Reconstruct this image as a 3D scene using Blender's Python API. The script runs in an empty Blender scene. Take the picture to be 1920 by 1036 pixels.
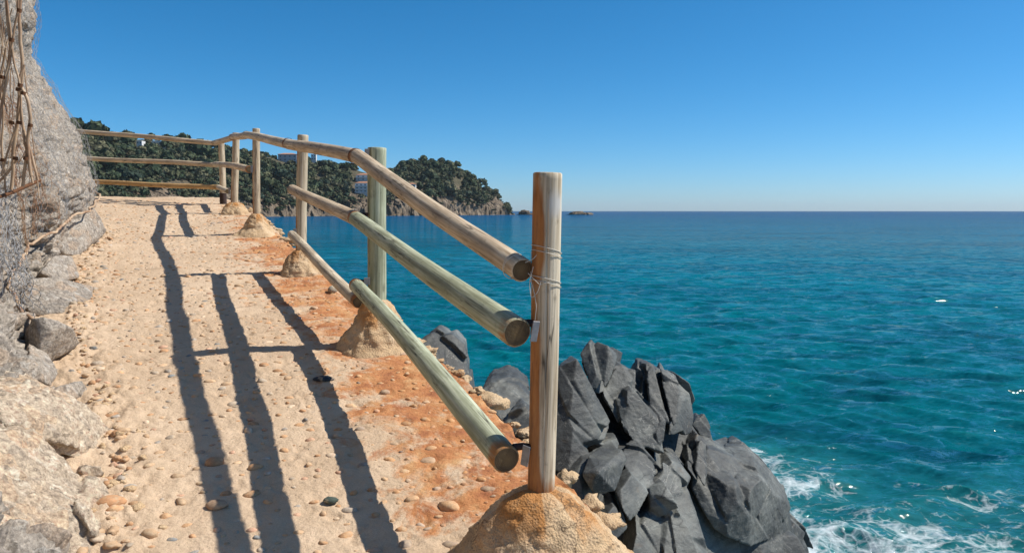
import bpy, bmesh, math
import numpy as np
from mathutils import Vector, Matrix

scn = bpy.context.scene
COL = scn.collection
R = math.radians

# ------------------------------------------------------------------ camera, sky, sun, exposure
CAM_Z = 5.0                     # the lens above the water
F = 1400.0                      # focal length in pixels of a 1920 px wide frame
PITCH = math.atan(123 / F)
cam = bpy.data.cameras.new('camera')
cam.sensor_width = 36.0
cam.lens = 36.0 * F / 1920
cam.clip_start = 0.05
cam.clip_end = 30000
cam_o = bpy.data.objects.new('camera', cam)
cam_o.location = (0, 0, CAM_Z)
cam_o.rotation_euler = (R(90) - PITCH, 0, 0)
COL.objects.link(cam_o)
scn.camera = cam_o

SUN = Vector((0.87, 0.12, 1.0)).normalized()
SUN_EL = math.asin(SUN.z)
SUN_AZ = math.atan2(SUN.x, SUN.y)
world = bpy.data.worlds.new('World')
scn.world = world
world.use_nodes = True
wn = world.node_tree
bg = wn.nodes['Background']
sky = wn.nodes.new('ShaderNodeTexSky')
sky.sky_type = 'NISHITA'
sky.sun_disc = False
sky.sun_elevation = SUN_EL
sky.sun_rotation = SUN_AZ
sky.altitude = 0
sky.air_density = 0.7
sky.dust_density = 0.42
sky.ozone_density = 10.0
hs = wn.nodes.new('ShaderNodeHueSaturation')
hs.inputs['Saturation'].default_value = 1.18
hs.inputs['Hue'].default_value = 0.487
wn.links.new(sky.outputs['Color'], hs.inputs['Color'])
wn.links.new(hs.outputs['Color'], bg.inputs['Color'])
bg.inputs['Strength'].default_value = 0.115

sl = bpy.data.lights.new('sun', 'SUN')
sl.energy = 5.0
sl.angle = R(0.53)
sl.color = (1.0, 0.95, 0.86)
so = bpy.data.objects.new('sun', sl)
so.rotation_euler = SUN.to_track_quat('Z', 'Y').to_euler()
so.location = (20, 5, 30)
COL.objects.link(so)

scn.view_settings.view_transform = 'Standard'
scn.view_settings.look = 'None'
scn.view_settings.exposure = 0.22
scn.view_settings.gamma = 1.0


# ------------------------------------------------------------------ a point of the place from a bearing and a depth
CP, SP = math.cos(PITCH), math.sin(PITCH)
def W(px, py, d):
    vx, vy = px - 960.0, py - 518.0
    y = F * CP - vy * SP
    z = -F * SP - vy * CP
    k = d / y
    return np.array([vx * k, d, CAM_Z + z * k])

GA, GB = -1.56, 0.128
def gz(d):
    """height of the path above the water at distance d"""
    return CAM_Z + GA + GB * np.clip(d, -2, 16)
def gd(py):
    """distance at which the path shows at picture height py"""
    t = math.tan(PITCH + math.atan((py - 518.0) / F))
    return -GA / (GB + t)

# ------------------------------------------------------------------ numpy noise
def _hash(ix, iy, iz, seed):
    h = (ix.astype(np.int64) * 374761393 + iy.astype(np.int64) * 668265263 + iz.astype(np.int64) * 2147483647 + seed * 974634777) & 0xFFFFFFFF
    h = ((h ^ (h >> 13)) * 1274126177) & 0xFFFFFFFF
    h = ((h ^ (h >> 16)) * 2246822519) & 0xFFFFFFFF
    h = h ^ (h >> 15)
    return (h & 0xFFFFFF) / float(0xFFFFFF)
def vnoise(p, seed=0):
    i = np.floor(p).astype(np.int64)
    f = p - i
    u = f * f * f * (f * (f * 6 - 15) + 10)
    out = np.zeros(len(p))
    for dx in (0, 1):
        wx = u[:, 0] if dx else 1 - u[:, 0]
        for dy in (0, 1):
            wy = u[:, 1] if dy else 1 - u[:, 1]
            for dz in (0, 1):
                wz = u[:, 2] if dz else 1 - u[:, 2]
                out += wx * wy * wz * _hash(i[:, 0] + dx, i[:, 1] + dy, i[:, 2] + dz, seed)
    return out * 2 - 1
def fbm(p, octaves=4, seed=0, gain=0.5):
    a, s, out = 1.0, 0.0, np.zeros(len(p))
    q = np.array(p, dtype=float)
    for k in range(octaves):
        out += a * vnoise(q, seed + k * 17)
        s += a
        a *= gain
        q = q * 2.03 + 11.3
    return out / s
def cells(p, seed=0):
    """Voronoi: distance to nearest, second nearest, three random numbers of the cell, offset from its centre"""
    i = np.floor(p).astype(np.int64)
    n = len(p)
    f1 = np.full(n, 9.0); f2 = np.full(n, 9.0)
    rid = np.zeros((n, 3)); loc = np.zeros((n, 3))
    for dx in (-1, 0, 1):
        for dy in (-1, 0, 1):
            for dz in (-1, 0, 1):
                a, b, c = i[:, 0] + dx, i[:, 1] + dy, i[:, 2] + dz
                r = np.stack([_hash(a, b, c, seed + 1), _hash(a, b, c, seed + 2), _hash(a, b, c, seed + 3)], 1)
                ctr = np.stack([a, b, c], 1) + r
                v = p - ctr
                d = np.sqrt((v * v).sum(1))
                m = d < f1
                f2 = np.where(m, f1, np.minimum(f2, d))
                f1 = np.where(m, d, f1)
                rid[m] = np.stack([_hash(a, b, c, seed + 4), _hash(a, b, c, seed + 5), _hash(a, b, c, seed + 6)], 1)[m]
                loc[m] = v[m]
    return f1, f2, rid, loc
def facet(p, scale, seed, step=0.25, tilt=0.5, crack=0.25, width=0.08, rot=None):
    q = np.asarray(p, float)
    if rot is not None:
        q = q @ rot
    q = q / np.asarray(scale, float)
    q = q + 0.12 * np.stack([vnoise(q * 1.7, seed + 50), vnoise(q * 1.7, seed + 51), vnoise(q * 1.7, seed + 52)], 1)
    f1, f2, rid, loc = cells(q, seed)
    off = (rid[:, 0] - 0.5) * step + ((rid - 0.5) * loc).sum(1) * tilt
    e = np.clip((f2 - f1) / width, 0, 1)
    return off - crack * (1 - e) ** 2
def sm(a, b, x):
    t = np.clip((x - a) / (b - a), 0, 1)
    return t * t * (3 - 2 * t)

# ------------------------------------------------------------------ mesh helpers
def mesh_obj(name, verts, faces, mats, smooth=True, attrs=None, fmat=None, parent=None, cols=None):
    """faces: array (n,3) / (n,4) or a list of such arrays"""
    verts = np.asarray(verts, float)
    if isinstance(faces, np.ndarray):
        faces = [faces]
    me = bpy.data.meshes.new(name)
    me.vertices.add(len(verts))
    me.vertices.foreach_set('co', verts.astype(np.float32).ravel())
    tot = sum(f.size for f in faces); nf = sum(len(f) for f in faces)
    me.loops.add(tot)
    me.polygons.add(nf)
    li = np.concatenate([f.ravel() for f in faces]).astype(np.int32)
    me.loops.foreach_set('vertex_index', li)
    sizes = np.concatenate([np.full(len(f), f.shape[1], np.int32) for f in faces])
    starts = np.concatenate([[0], np.cumsum(sizes)[:-1]]).astype(np.int32)
    me.polygons.foreach_set('loop_start', starts)
    me.polygons.foreach_set('use_smooth', np.full(nf, bool(smooth)))
    if fmat is not None:
        me.polygons.foreach_set('material_index', np.asarray(fmat, np.int32))
    if not isinstance(mats, (list, tuple)):
        mats = [mats]
    for m in mats:
        me.materials.append(m)
    me.update(calc_edges=True)
    me.validate()
    for k, v in (attrs or {}).items():
        a = me.attributes.new(k, 'FLOAT', 'POINT')
        a.data.foreach_set('value', np.asarray(v, np.float32))
    for k, v in (cols or {}).items():
        a = me.attributes.new(k, 'FLOAT_COLOR', 'POINT')
        c = np.ones((len(verts), 4), np.float32); c[:, :3] = v
        a.data.foreach_set('color', c.ravel())
    o = bpy.data.objects.new(name, me)
    COL.objects.link(o)
    if parent is not None:
        o.parent = parent
    return o
def tag(o, label=None, cat=None, group=None, kind=None):
    if label: o['label'] = label
    if cat: o['category'] = cat
    if group: o['group'] = group
    if kind: o['kind'] = kind
    return o
def empty(name, loc):
    o = bpy.data.objects.new(name, None)
    o.location = loc
    o.empty_display_size = 0.1
    COL.objects.link(o)
    return o
def grid_faces(nu, nv):
    i = np.arange((nu - 1) * (nv - 1))
    a = (i // (nv - 1)) * nv + i % (nv - 1)
    return np.stack([a, a + nv, a + nv + 1, a + 1], 1)
def grid_normals(P):
    du = np.gradient(P, axis=0); dv = np.gradient(P, axis=1)
    n = np.cross(du, dv)
    n /= np.linalg.norm(n, axis=2, keepdims=True) + 1e-12
    return n
class Acc:
    """collects pieces of one mesh"""
    def __init__(s): s.v = []; s.f = {}; s.n = 0; s.c = []; s.m = {}
    def add(s, v, f, col=None, mat=0):
        s.v.append(np.asarray(v, float))
        for a in ([f] if isinstance(f, np.ndarray) else f):
            s.f.setdefault(a.shape[1], []).append(a + s.n)
            s.m.setdefault(a.shape[1], []).append(np.full(len(a), mat, np.int32))
        s.n += len(v)
        s.c.append(np.tile(np.asarray(col if col is not None else (1, 1, 1), float), (len(v), 1)) if np.ndim(col) < 2 else col)
    def build(s, name, mats, parent=None, smooth=True, col=False, attrs=None):
        ks = sorted(s.f)
        return mesh_obj(name, np.concatenate(s.v), [np.concatenate(s.f[k]) for k in ks], mats, smooth, attrs,
                        np.concatenate([np.concatenate(s.m[k]) for k in ks]), parent, {'tone': np.concatenate(s.c)} if col else None)
def tube_arrays(pts, r, seg=6, cap=True):
    pts = np.asarray(pts, float); n = len(pts)
    r = np.full(n, r, float) if np.ndim(r) == 0 else np.asarray(r, float)
    t = np.gradient(pts, axis=0); t /= np.linalg.norm(t, axis=1, keepdims=True) + 1e-12
    ref = np.array([0.31, 0.17, 0.93])
    if abs(t.mean(0) @ ref) > 0.9 * np.linalg.norm(t.mean(0)): ref = np.array([0.93, 0.3, 0.2])
    b = np.cross(t, ref); b /= np.linalg.norm(b, axis=1, keepdims=True) + 1e-12
    c = np.cross(t, b)
    a = np.arange(seg) * 2 * math.pi / seg
    V = pts[:, None] + r[:, None, None] * (np.cos(a)[None, :, None] * b[:, None] + np.sin(a)[None, :, None] * c[:, None])
    fs = []
    i = np.arange((n - 1) * seg); ro, co = i // seg, i % seg
    fs.append(np.stack([ro * seg + co, ro * seg + (co + 1) % seg, (ro + 1) * seg + (co + 1) % seg, (ro + 1) * seg + co], 1))
    if cap and seg == 4:
        fs.append(np.array([[0, 3, 2, 1], [(n - 1) * 4, (n - 1) * 4 + 1, (n - 1) * 4 + 2, (n - 1) * 4 + 3]]))
    return V.reshape(-1, 3), fs
def box_arrays(c, s, rz=0.0):
    x, y, z = np.array(s) / 2
    v = np.array([[-x, -y, -z], [x, -y, -z], [x, y, -z], [-x, y, -z], [-x, -y, z], [x, -y, z], [x, y, z], [-x, y, z]])
    cr, sr = math.cos(rz), math.sin(rz)
    v = v @ np.array([[cr, sr, 0], [-sr, cr, 0], [0, 0, 1]]) + np.array(c)
    return v, np.array([[0, 3, 2, 1], [4, 5, 6, 7], [0, 1, 5, 4], [1, 2, 6, 5], [2, 3, 7, 6], [3, 0, 4, 7]])
def ico_arrays(sub):
    bm = bmesh.new(); bmesh.ops.create_icosphere(bm, subdivisions=sub, radius=1.0)
    bm.verts.index_update()
    v = np.array([x.co[:] for x in bm.verts]); f = np.array([[y.index for y in x.verts] for x in bm.faces])
    bm.free(); return v, f
ICO = {k: ico_arrays(k) for k in (1, 2, 3)}
def gauss(x, c, s): return np.exp(-((x - c) / s) ** 2)

# ------------------------------------------------------------------ materials
def ramp(nt, fac, stops, interp='LINEAR'):
    r = nt.nodes.new('ShaderNodeValToRGB')
    r.color_ramp.interpolation = interp
    while len(r.color_ramp.elements) < len(stops):
        r.color_ramp.elements.new(0.5)
    for e, (p, c) in zip(r.color_ramp.elements, stops):
        e.position = p
        e.color = (c, c, c, 1) if np.ndim(c) == 0 else (*c, 1)
    nt.links.new(fac, r.inputs['Fac'])
    return r.outputs['Color']
class Mat:
    def __init__(s, name, rough=0.85, spec=0.3):
        s.m = bpy.data.materials.new(name); s.m.use_nodes = True
        s.nt = s.m.node_tree; s.b = s.nt.nodes['Principled BSDF']
        s.b.inputs['Roughness'].default_value = rough
        s.b.inputs['Specular IOR Level'].default_value = spec
    def n(s, t, **kw):
        x = s.nt.nodes.new(t)
        for k, v in kw.items(): setattr(x, k, v)
        return x
    def l(s, a, b): s.nt.links.new(a, b)
    def coord(s, kind='Object', scale=(1, 1, 1), loc=(0, 0, 0), rot=(0, 0, 0), src=None):
        mp = s.n('ShaderNodeMapping')
        s.l(src if src is not None else s.n('ShaderNodeTexCoord').outputs[kind], mp.inputs['Vector'])
        mp.inputs['Scale'].default_value = scale; mp.inputs['Location'].default_value = loc; mp.inputs['Rotation'].default_value = rot
        return mp.outputs['Vector']
    def pos(s, scale=(1, 1, 1), loc=(0, 0, 0), rot=(0, 0, 0)):
        return s.coord(scale=scale, loc=loc, rot=rot, src=s.n('ShaderNodeNewGeometry').outputs['Position'])
    def noise(s, vec, scale, detail=4, rough=0.55, dist=0.0, out='Fac'):
        x = s.n('ShaderNodeTexNoise'); x.inputs['Scale'].default_value = scale; x.inputs['Detail'].default_value = detail
        x.inputs['Roughness'].default_value = rough; x.inputs['Distortion'].default_value = dist
        s.l(vec, x.inputs['Vector']); return x.outputs[out]
    def voro(s, vec, scale, feature='F1', out='Distance', rnd=1.0):
        x = s.n('ShaderNodeTexVoronoi', feature=feature); x.inputs['Scale'].default_value = scale
        x.inputs['Randomness'].default_value = rnd
        s.l(vec, x.inputs['Vector']); return x.outputs[out]
    def attr(s, name, out='Fac'):
        x = s.n('ShaderNodeAttribute'); x.attribute_name = name; return x.outputs[out]
    def mix(s, fac, a, b, mode='MIX'):
        x = s.n('ShaderNodeMix', data_type='RGBA', blend_type=mode)
        for v, k in ((fac, 0), (a, 6), (b, 7)):
            if hasattr(v, 'is_linked') or hasattr(v, 'links'): s.l(v, x.inputs[k])
            elif k == 0: x.inputs[0].default_value = v
            else: x.inputs[k].default_value = (*v, 1) if len(v) == 3 else v
        return x.outputs[2]
    def math(s, op, a, b=0.5, clamp=False):
        x = s.n('ShaderNodeMath', operation=op, use_clamp=clamp)
        for v, k in ((a, 0), (b, 1)):
            if hasattr(v, 'links'): s.l(v, x.inputs[k])
            else: x.inputs[k].default_value = v
        return x.outputs[0]
    def ramp(s, fac, stops, interp='LINEAR'): return ramp(s.nt, fac, stops, interp)
    def bump(s, h, strength=0.5, dist=0.01, prev=None):
        x = s.n('ShaderNodeBump'); x.inputs['Strength'].default_value = strength; x.inputs['Distance'].default_value = dist
        s.l(h, x.inputs['Height'])
        if prev is not None: s.l(prev, x.inputs['Normal'])
        return x.outputs['Normal']
    def done(s, col=None, normal=None, rough=None):
        if col is not None:
            if hasattr(col, 'links'): s.l(col, s.b.inputs['Base Color'])
            else: s.b.inputs['Base Color'].default_value = (*col, 1)
        if normal is not None: s.l(normal, s.b.inputs['Normal'])
        if rough is not None: s.l(rough, s.b.inputs['Roughness'])
        return s.m

def mat_path():
    m = Mat('sandy_concrete', 0.92, 0.2)
    p = m.pos()
    big = m.noise(p, 1.3, 5, 0.6)
    base = m.ramp(big, [(0.3, (0.53, 0.415, 0.305)), (0.5, (0.60, 0.48, 0.36)), (0.72, (0.65, 0.535, 0.415))])
    mid = m.noise(p, 9, 5, 0.65)
    base = m.mix(m.ramp(mid, [(0.35, 0.0), (0.7, 0.55)]), base, (0.46, 0.36, 0.26))
    # rust that has run off the ironwork onto the outer edge
    ru = m.attr('rust')
    rn = m.noise(p, 3.6, 8, 0.72, 0.5)
    rm = m.math('ADD', m.math('MULTIPLY', rn, 3.4), m.math('SUBTRACT', ru, 2.08), True)
    rcol = m.ramp(m.noise(p, 6, 5, 0.65), [(0.32, (0.29, 0.10, 0.042)), (0.5, (0.46, 0.20, 0.078)), (0.7, (0.58, 0.36, 0.18))])
    rm2 = m.math('MULTIPLY', m.ramp(rm, [(0.05, 0), (0.45, 1)]), m.ramp(ru, [(0.0, 0), (0.25, 1)]))
    base = m.mix(m.math('MULTIPLY', rm2, 0.92), base, rcol)
    # fine sand grain
    g = m.noise(p, 260, 3, 0.7)
    base = m.mix(0.35, base, m.ramp(g, [(0.3, (0.12, 0.08, 0.05)), (0.5, (0.5, 0.37, 0.24)), (0.7, (0.8, 0.68, 0.5))]), 'OVERLAY')
    # hairline cracks
    ck = m.voro(m.mix(0.35, p, m.noise(p, 2.5, 4, 0.6, out='Color'), 'ADD'), 0.9, 'DISTANCE_TO_EDGE')
    ckm = m.ramp(ck, [(0.0, 1), (0.006, 0)])
    base = m.mix(m.math('MULTIPLY', ckm, m.ramp(m.noise(p, 1.1, 2), [(0.5, 0), (0.6, 0.6)])), base, (0.16, 0.1, 0.06))
    n = m.bump(m.noise(p, 40, 6, 0.7), 0.5, 0.02)
    n = m.bump(g, 0.5, 0.005, n)
    n = m.bump(m.voro(p, 70, 'SMOOTH_F1'), 0.35, 0.008, n)
    return m.done(base, n)
def mat_pebble():
    m = Mat('embedded_pebble', 0.9, 0.1)
    p = m.pos()
    c = m.attr('tone', 'Color')
    c = m.mix(0.4, c, m.ramp(m.noise(p, 55, 4, 0.65), [(0.3, 0.2), (0.7, 0.8)]), 'OVERLAY')
    c = m.mix(m.ramp(m.noise(p, 30, 4, 0.7), [(0.5, 0), (0.66, 0.75)]), c, (0.5, 0.38, 0.25))
    return m.done(c, m.bump(m.noise(p, 130, 3, 0.6), 0.35, 0.006))
def mat_granite(name='cliff_granite', warm=0.0):
    m = Mat(name, 0.92, 0.2)
    p = m.pos()
    wp = m.mix(0.06, p, m.noise(p, 7, 4, 0.6, out='Color'), 'ADD')
    c1 = m.n('ShaderNodeSeparateColor'); m.l(m.voro(wp, 8, 'F1', 'Color'), c1.inputs[0])
    c2 = m.n('ShaderNodeSeparateColor'); m.l(m.voro(wp, 27, 'F1', 'Color'), c2.inputs[0])
    big = m.noise(p, 1.6, 8, 0.72)
    a = m.ramp(big, [(0.34, (0.29, 0.24, 0.19)), (0.5, (0.42, 0.35, 0.278)), (0.66, (0.52, 0.435, 0.345))])
    a = m.mix(m.ramp(c1.outputs[0], [(0.55, 0), (0.8, 0.35)]), a, (0.33, 0.29, 0.245))
    a = m.mix(m.ramp(c1.outputs[1], [(0.70, 0), (0.9, 0.5)]), a, (0.48, 0.33, 0.215))
    a = m.mix(m.ramp(c2.outputs[0], [(0.60, 0), (0.95, 0.5)]), a, (0.22, 0.19, 0.165))
    a = m.mix(m.ramp(c2.outputs[1], [(0.75, 0), (0.97, 0.5)]), a, (0.60, 0.54, 0.46))
    if warm: a = m.mix(1.0, a, (1.0 + warm * 0.62, 1.0 + warm * 0.48, 1.0 + warm * 0.28), 'MULTIPLY')
    g = m.noise(p, 50, 4, 0.78)
    a = m.mix(0.6, a, m.ramp(g, [(0.32, 0.08), (0.5, 0.5), (0.68, 0.95)]), 'OVERLAY')
    pit = m.ramp(m.noise(p, 20, 6, 0.82), [(0.36, 0.8), (0.44, 0)])
    a = m.mix(pit, a, (0.14, 0.115, 0.09))
    n = m.bump(m.noise(p, 13, 9, 0.76), 0.7, 0.05)
    n = m.bump(pit, -0.6, 0.02, n)
    n = m.bump(m.voro(wp, 27, 'DISTANCE_TO_EDGE'), 0.45, 0.02, n)
    n = m.bump(m.voro(wp, 8, 'DISTANCE_TO_EDGE'), 0.4, 0.05, n)
    n = m.bump(g, 0.55, 0.008, n)
    return m.done(a, n)
def mat_slate():
    m = Mat('dark_slate', 0.62, 0.4)
    p = m.pos()
    a = m.ramp(m.noise(p, 1.2, 6, 0.6), [(0.32, (0.032, 0.033, 0.032)), (0.5, (0.060, 0.063, 0.060)), (0.67, (0.17, 0.175, 0.158))])
    a = m.mix(m.ramp(m.noise(p, 3.5, 6, 0.7, 0.5), [(0.5, 0), (0.7, 0.6)]), a, (0.15, 0.148, 0.125))
    a = m.mix(m.ramp(m.noise(m.pos(loc=(3, 1, 5)), 2.4, 6, 0.7, 0.8), [(0.60, 0), (0.70, 0.5)]), a, (0.16, 0.115, 0.075))
    st = m.noise(m.pos(scale=(1, 1, 7), rot=(0.5, -0.75, 0.3)), 4, 6, 0.65, 0.4)
    a = m.mix(0.45, a, m.ramp(st, [(0.3, 0.2), (0.7, 0.8)]), 'OVERLAY')
    vein = m.ramp(m.math('ABSOLUTE', m.math('SUBTRACT', m.noise(p, 2.1, 5, 0.6, 1.2), 0.5)), [(0.0, 1), (0.006, 0)])
    a = m.mix(m.math('MULTIPLY', vein, m.ramp(m.noise(p, 1.0, 2), [(0.45, 0), (0.55, 0.6)])), a, (0.35, 0.33, 0.29))
    ckk = m.ramp(m.voro(m.mix(0.15, m.pos(scale=(1, 1, 1.8), rot=(0.4, -0.9, 0.2)), m.noise(p, 3, 4, out='Color'), 'ADD'), 3.2, 'DISTANCE_TO_EDGE'), [(0.0, 1), (0.03, 0)])
    ckk = m.math('MULTIPLY', ckk, m.ramp(m.noise(p, 2.6, 3), [(0.48, 0), (0.58, 1)]))
    a = m.mix(m.math('MULTIPLY', ckk, 0.6), a, (0.015, 0.015, 0.015))
    a = m.mix(0.25, a, m.ramp(m.noise(p, 90, 3, 0.7), [(0.3, 0.15), (0.7, 0.85)]), 'OVERLAY')
    # wet and weedy just above the water
    z = m.n('ShaderNodeSeparateXYZ'); m.l(p, z.inputs[0])
    wet = m.ramp(m.math('ADD', z.outputs[2], m.math('MULTIPLY', m.noise(p, 2.0, 3), 0.6)), [(0.45, 1), (1.0, 0)])
    a = m.mix(m.math('MULTIPLY', wet, 0.6), a, (0.02, 0.02, 0.016))
    n = m.bump(m.noise(p, 9, 9, 0.68, 0.2), 0.4, 0.03)
    n = m.bump(st, 0.3, 0.015, n)
    n = m.bump(ckk, -0.6, 0.02, n)
    n = m.bump(m.noise(p, 70, 3, 0.6), 0.35, 0.006, n)
    return m.done(a, n, m.ramp(wet, [(0, 0.62), (1, 0.25)]))
def mat_wood(name, c0, c1, c2, rustcol=(0.36, 0.13, 0.028)):
    m = Mat(name, 0.75, 0.3)
    src = m.n('ShaderNodeTexCoord').outputs['Object']
    oi = m.n('ShaderNodeObjectInfo').outputs['Random']
    off = m.n('ShaderNodeVectorMath', operation='ADD')
    cb = m.n('ShaderNodeCombineXYZ'); m.l(m.math('MULTIPLY', oi, 31.0), cb.inputs[2])
    m.l(src, off.inputs[0]); m.l(cb.outputs[0], off.inputs[1]); v = off.outputs[0]
    g = m.noise(m.coord(scale=(1, 1, 0.035), src=v), 75, 5, 0.62, 0.35)
    patch = m.noise(m.coord(scale=(1, 1, 0.4), src=v), 6, 4, 0.6)
    a = m.ramp(g, [(0.34, tuple(np.array(c0) * 0.85)), (0.5, c1), (0.64, c2)])
    a = m.mix(m.ramp(patch, [(0.42, 0), (0.68, 0.6)]), a, tuple(np.array(c0) * 0.75))
    kn = m.voro(m.coord(scale=(1, 1, 0.55), src=v), 7, 'F1')
    ring = m.n('ShaderNodeTexWave', wave_type='RINGS', rings_direction='SPHERICAL')
    ring.inputs['Scale'].default_value = 1.0
    knm = m.ramp(kn, [(0.05, 0.8), (0.10, 0.45), (0.16, 0.0)])
    a = m.mix(m.math('MULTIPLY', knm, 0.7), a, tuple(np.array(c0) * 0.45))
    # drying cracks along the grain
    ck = m.noise(m.coord(scale=(1, 1, 0.045), src=v), 22, 3, 0.5, 0.1)
    ckm = m.ramp(m.math('ABSOLUTE', m.math('SUBTRACT', ck, 0.5)), [(0.0, 1), (0.02, 0)])
    ckm = m.math('MULTIPLY', ckm, m.ramp(m.noise(m.coord(scale=(1, 1, 0.3), src=v), 9, 2), [(0.47, 0), (0.54, 1)]))
    a = m.mix(m.math('MULTIPLY', ckm, 0.85), a, (0.03, 0.022, 0.015))
    # grime
    a = m.mix(m.ramp(m.noise(m.coord(scale=(1, 1, 0.5), src=v, loc=(5, 5, 5)), 30, 4, 0.7), [(0.58, 0), (0.72, 0.45)]), a, (0.06, 0.05, 0.035))
    ru = m.attr('rust')
    rn = m.noise(m.coord(scale=(1, 1, 0.18), src=v), 38, 5, 0.65)
    rm = m.ramp(m.math('ADD', m.math('MULTIPLY', rn, 0.9), m.math('SUBTRACT', ru, 0.75)), [(0.1, 0), (0.4, 1)])
    rm = m.math('MULTIPLY', rm, m.ramp(ru, [(0.02, 0), (0.2, 1)]))
    rc = m.ramp(rn, [(0.35, tuple(np.array(rustcol) * 0.4)), (0.55, rustcol), (0.75, (0.42, 0.19, 0.05))])
    a = m.mix(m.math('MULTIPLY', rm, 0.9), a, rc)
    pa = m.attr('pale')
    a = m.mix(m.math('MULTIPLY', pa, 0.75), a, (0.55, 0.54, 0.52))
    n = m.bump(g, 0.35, 0.006)
    n = m.bump(ckm, -0.6, 0.006, n)
    return m.done(a, n)
def mat_endgrain():
    m = Mat('end_grain', 0.85, 0.15)
    v = m.n('ShaderNodeTexCoord').outputs['Object']
    sx = m.n('ShaderNodeSeparateXYZ'); m.l(v, sx.inputs[0])
    cx = m.n('ShaderNodeCombineXYZ'); m.l(sx.outputs[0], cx.inputs[0]); m.l(sx.outputs[1], cx.inputs[1])
    ln = m.n('ShaderNodeVectorMath', operation='LENGTH'); m.l(cx.outputs[0], ln.inputs[0])
    w = m.math('SINE', m.math('ADD', m.math('MULTIPLY', ln.outputs['Value'], 1100.0), m.math('MULTIPLY', m.noise(v, 25, 3), 5.0)))
    a = m.ramp(w, [(0.0, (0.10, 0.07, 0.04)), (1.0, (0.17, 0.125, 0.075))])
    a = m.mix(m.ramp(m.noise(v, 45, 4), [(0.4, 0), (0.7, 0.7)]), a, (0.06, 0.045, 0.03))
    a = m.mix(m.ramp(ln.outputs['Value'], [(0.0, 0.5), (0.035, 0.0)]), a, (0.28, 0.19, 0.09))
    return m.done(a, m.bump(m.noise(v, 90, 3), 0.4, 0.004))
def mat_concrete():
    m = Mat('footing_concrete', 0.93, 0.15)
    p = m.pos()
    a = m.ramp(m.noise(p, 6, 5, 0.62), [(0.3, (0.44, 0.315, 0.20)), (0.5, (0.54, 0.41, 0.265)), (0.7, (0.58, 0.47, 0.34))])
    ru = m.attr('rust')
    rn = m.noise(p, 9, 5, 0.7, 0.6)
    rm = m.ramp(m.math('ADD', rn, m.math('SUBTRACT', ru, 0.75)), [(0.1, 0), (0.5, 1)])
    a = m.mix(m.math('MULTIPLY', rm, 0.85), a, (0.42, 0.19, 0.055))
    a = m.mix(m.ramp(m.noise(p, 15, 5, 0.7), [(0.6, 0), (0.75, 0.6)]), a, (0.20, 0.17, 0.13))
    ck = m.voro(m.mix(0.25, p, m.noise(p, 5, 5, 0.65, out='Color'), 'ADD'), 3.4, 'DISTANCE_TO_EDGE')
    ckm = m.math('MULTIPLY', m.ramp(ck, [(0.0, 1), (0.018, 0)]), m.ramp(m.noise(p, 3.0, 2), [(0.46, 0), (0.56, 0.8)]))
    a = m.mix(ckm, a, (0.10, 0.07, 0.045))
    g = m.noise(p, 220, 3, 0.7)
    a = m.mix(0.4, a, m.ramp(g, [(0.3, (0.12, 0.08, 0.05)), (0.5, (0.5, 0.4, 0.3)), (0.7, (0.85, 0.75, 0.6))]), 'OVERLAY')
    n = m.bump(m.noise(p, 30, 6, 0.7), 0.6, 0.02)
    n = m.bump(m.voro(p, 110, 'F1'), 0.5, 0.008, n)
    return m.done(a, n)
def mat_simple(name, col, rough=0.6, metal=0.0, var=0.3, scale=40, spec=0.4):
    m = Mat(name, rough, spec)
    m.b.inputs['Metallic'].default_value = metal
    p = m.pos()
    c = m.mix(var, col, m.ramp(m.noise(p, scale, 4, 0.65), [(0.3, 0.15), (0.7, 0.85)]), 'OVERLAY')
    return m.done(c)
def mat_rusty_wire(name, c0, c1):
    m = Mat(name, 0.6, 0.4)
    p = m.pos()
    return m.done(m.ramp(m.noise(p, 4, 5, 0.7), [(0.35, c0), (0.62, c1)]))

M = {
    'path': mat_path(), 'pebble': mat_pebble(), 'granite': mat_granite('cliff_granite', -0.18), 'granite_warm': mat_granite('low_rock_granite', 0.52), 'rim': mat_granite('rim_stone', 0.55), 'slate': mat_slate(),
    'wood_tan': mat_wood('weathered_tan_wood', (0.377, 0.273, 0.176), (0.546, 0.423, 0.286), (0.689, 0.572, 0.416)),
    'wood_green': mat_wood('treated_green_wood', (0.260, 0.267, 0.169), (0.390, 0.410, 0.280), (0.533, 0.546, 0.403)),
    'wood_pale': mat_wood('pale_weathered_wood', (0.384, 0.294, 0.192), (0.563, 0.461, 0.326), (0.704, 0.608, 0.461)),
    'wood_gold': mat_wood('golden_wood', (0.391, 0.218, 0.081), (0.529, 0.322, 0.132), (0.632, 0.425, 0.207)),
    'end': mat_endgrain(), 'concrete': mat_concrete(),
    'zinc': mat_simple('galvanised_plate', (0.24, 0.24, 0.25), 0.6, 0.3),
    'dark_rust': mat_simple('rust_brown', (0.13, 0.055, 0.022), 0.8, 0.2, 0.6, 60),
    'darkiron': mat_simple('dark_iron', (0.045, 0.025, 0.02), 0.7, 0.2, 0.5, 30),
    'twine': mat_simple('pale_wire', (0.55, 0.52, 0.46), 0.6, 0.0, 0.2, 60),
    'net': mat_rusty_wire('galvanised_netting', (0.22, 0.225, 0.24), (0.38, 0.37, 0.36)),
    'netrust': mat_rusty_wire('rusty_netting', (0.20, 0.085, 0.04), (0.34, 0.22, 0.13)),
    'cable': mat_rusty_wire('rusted_cable', (0.27, 0.15, 0.085), (0.52, 0.38, 0.25)),
}

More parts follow.
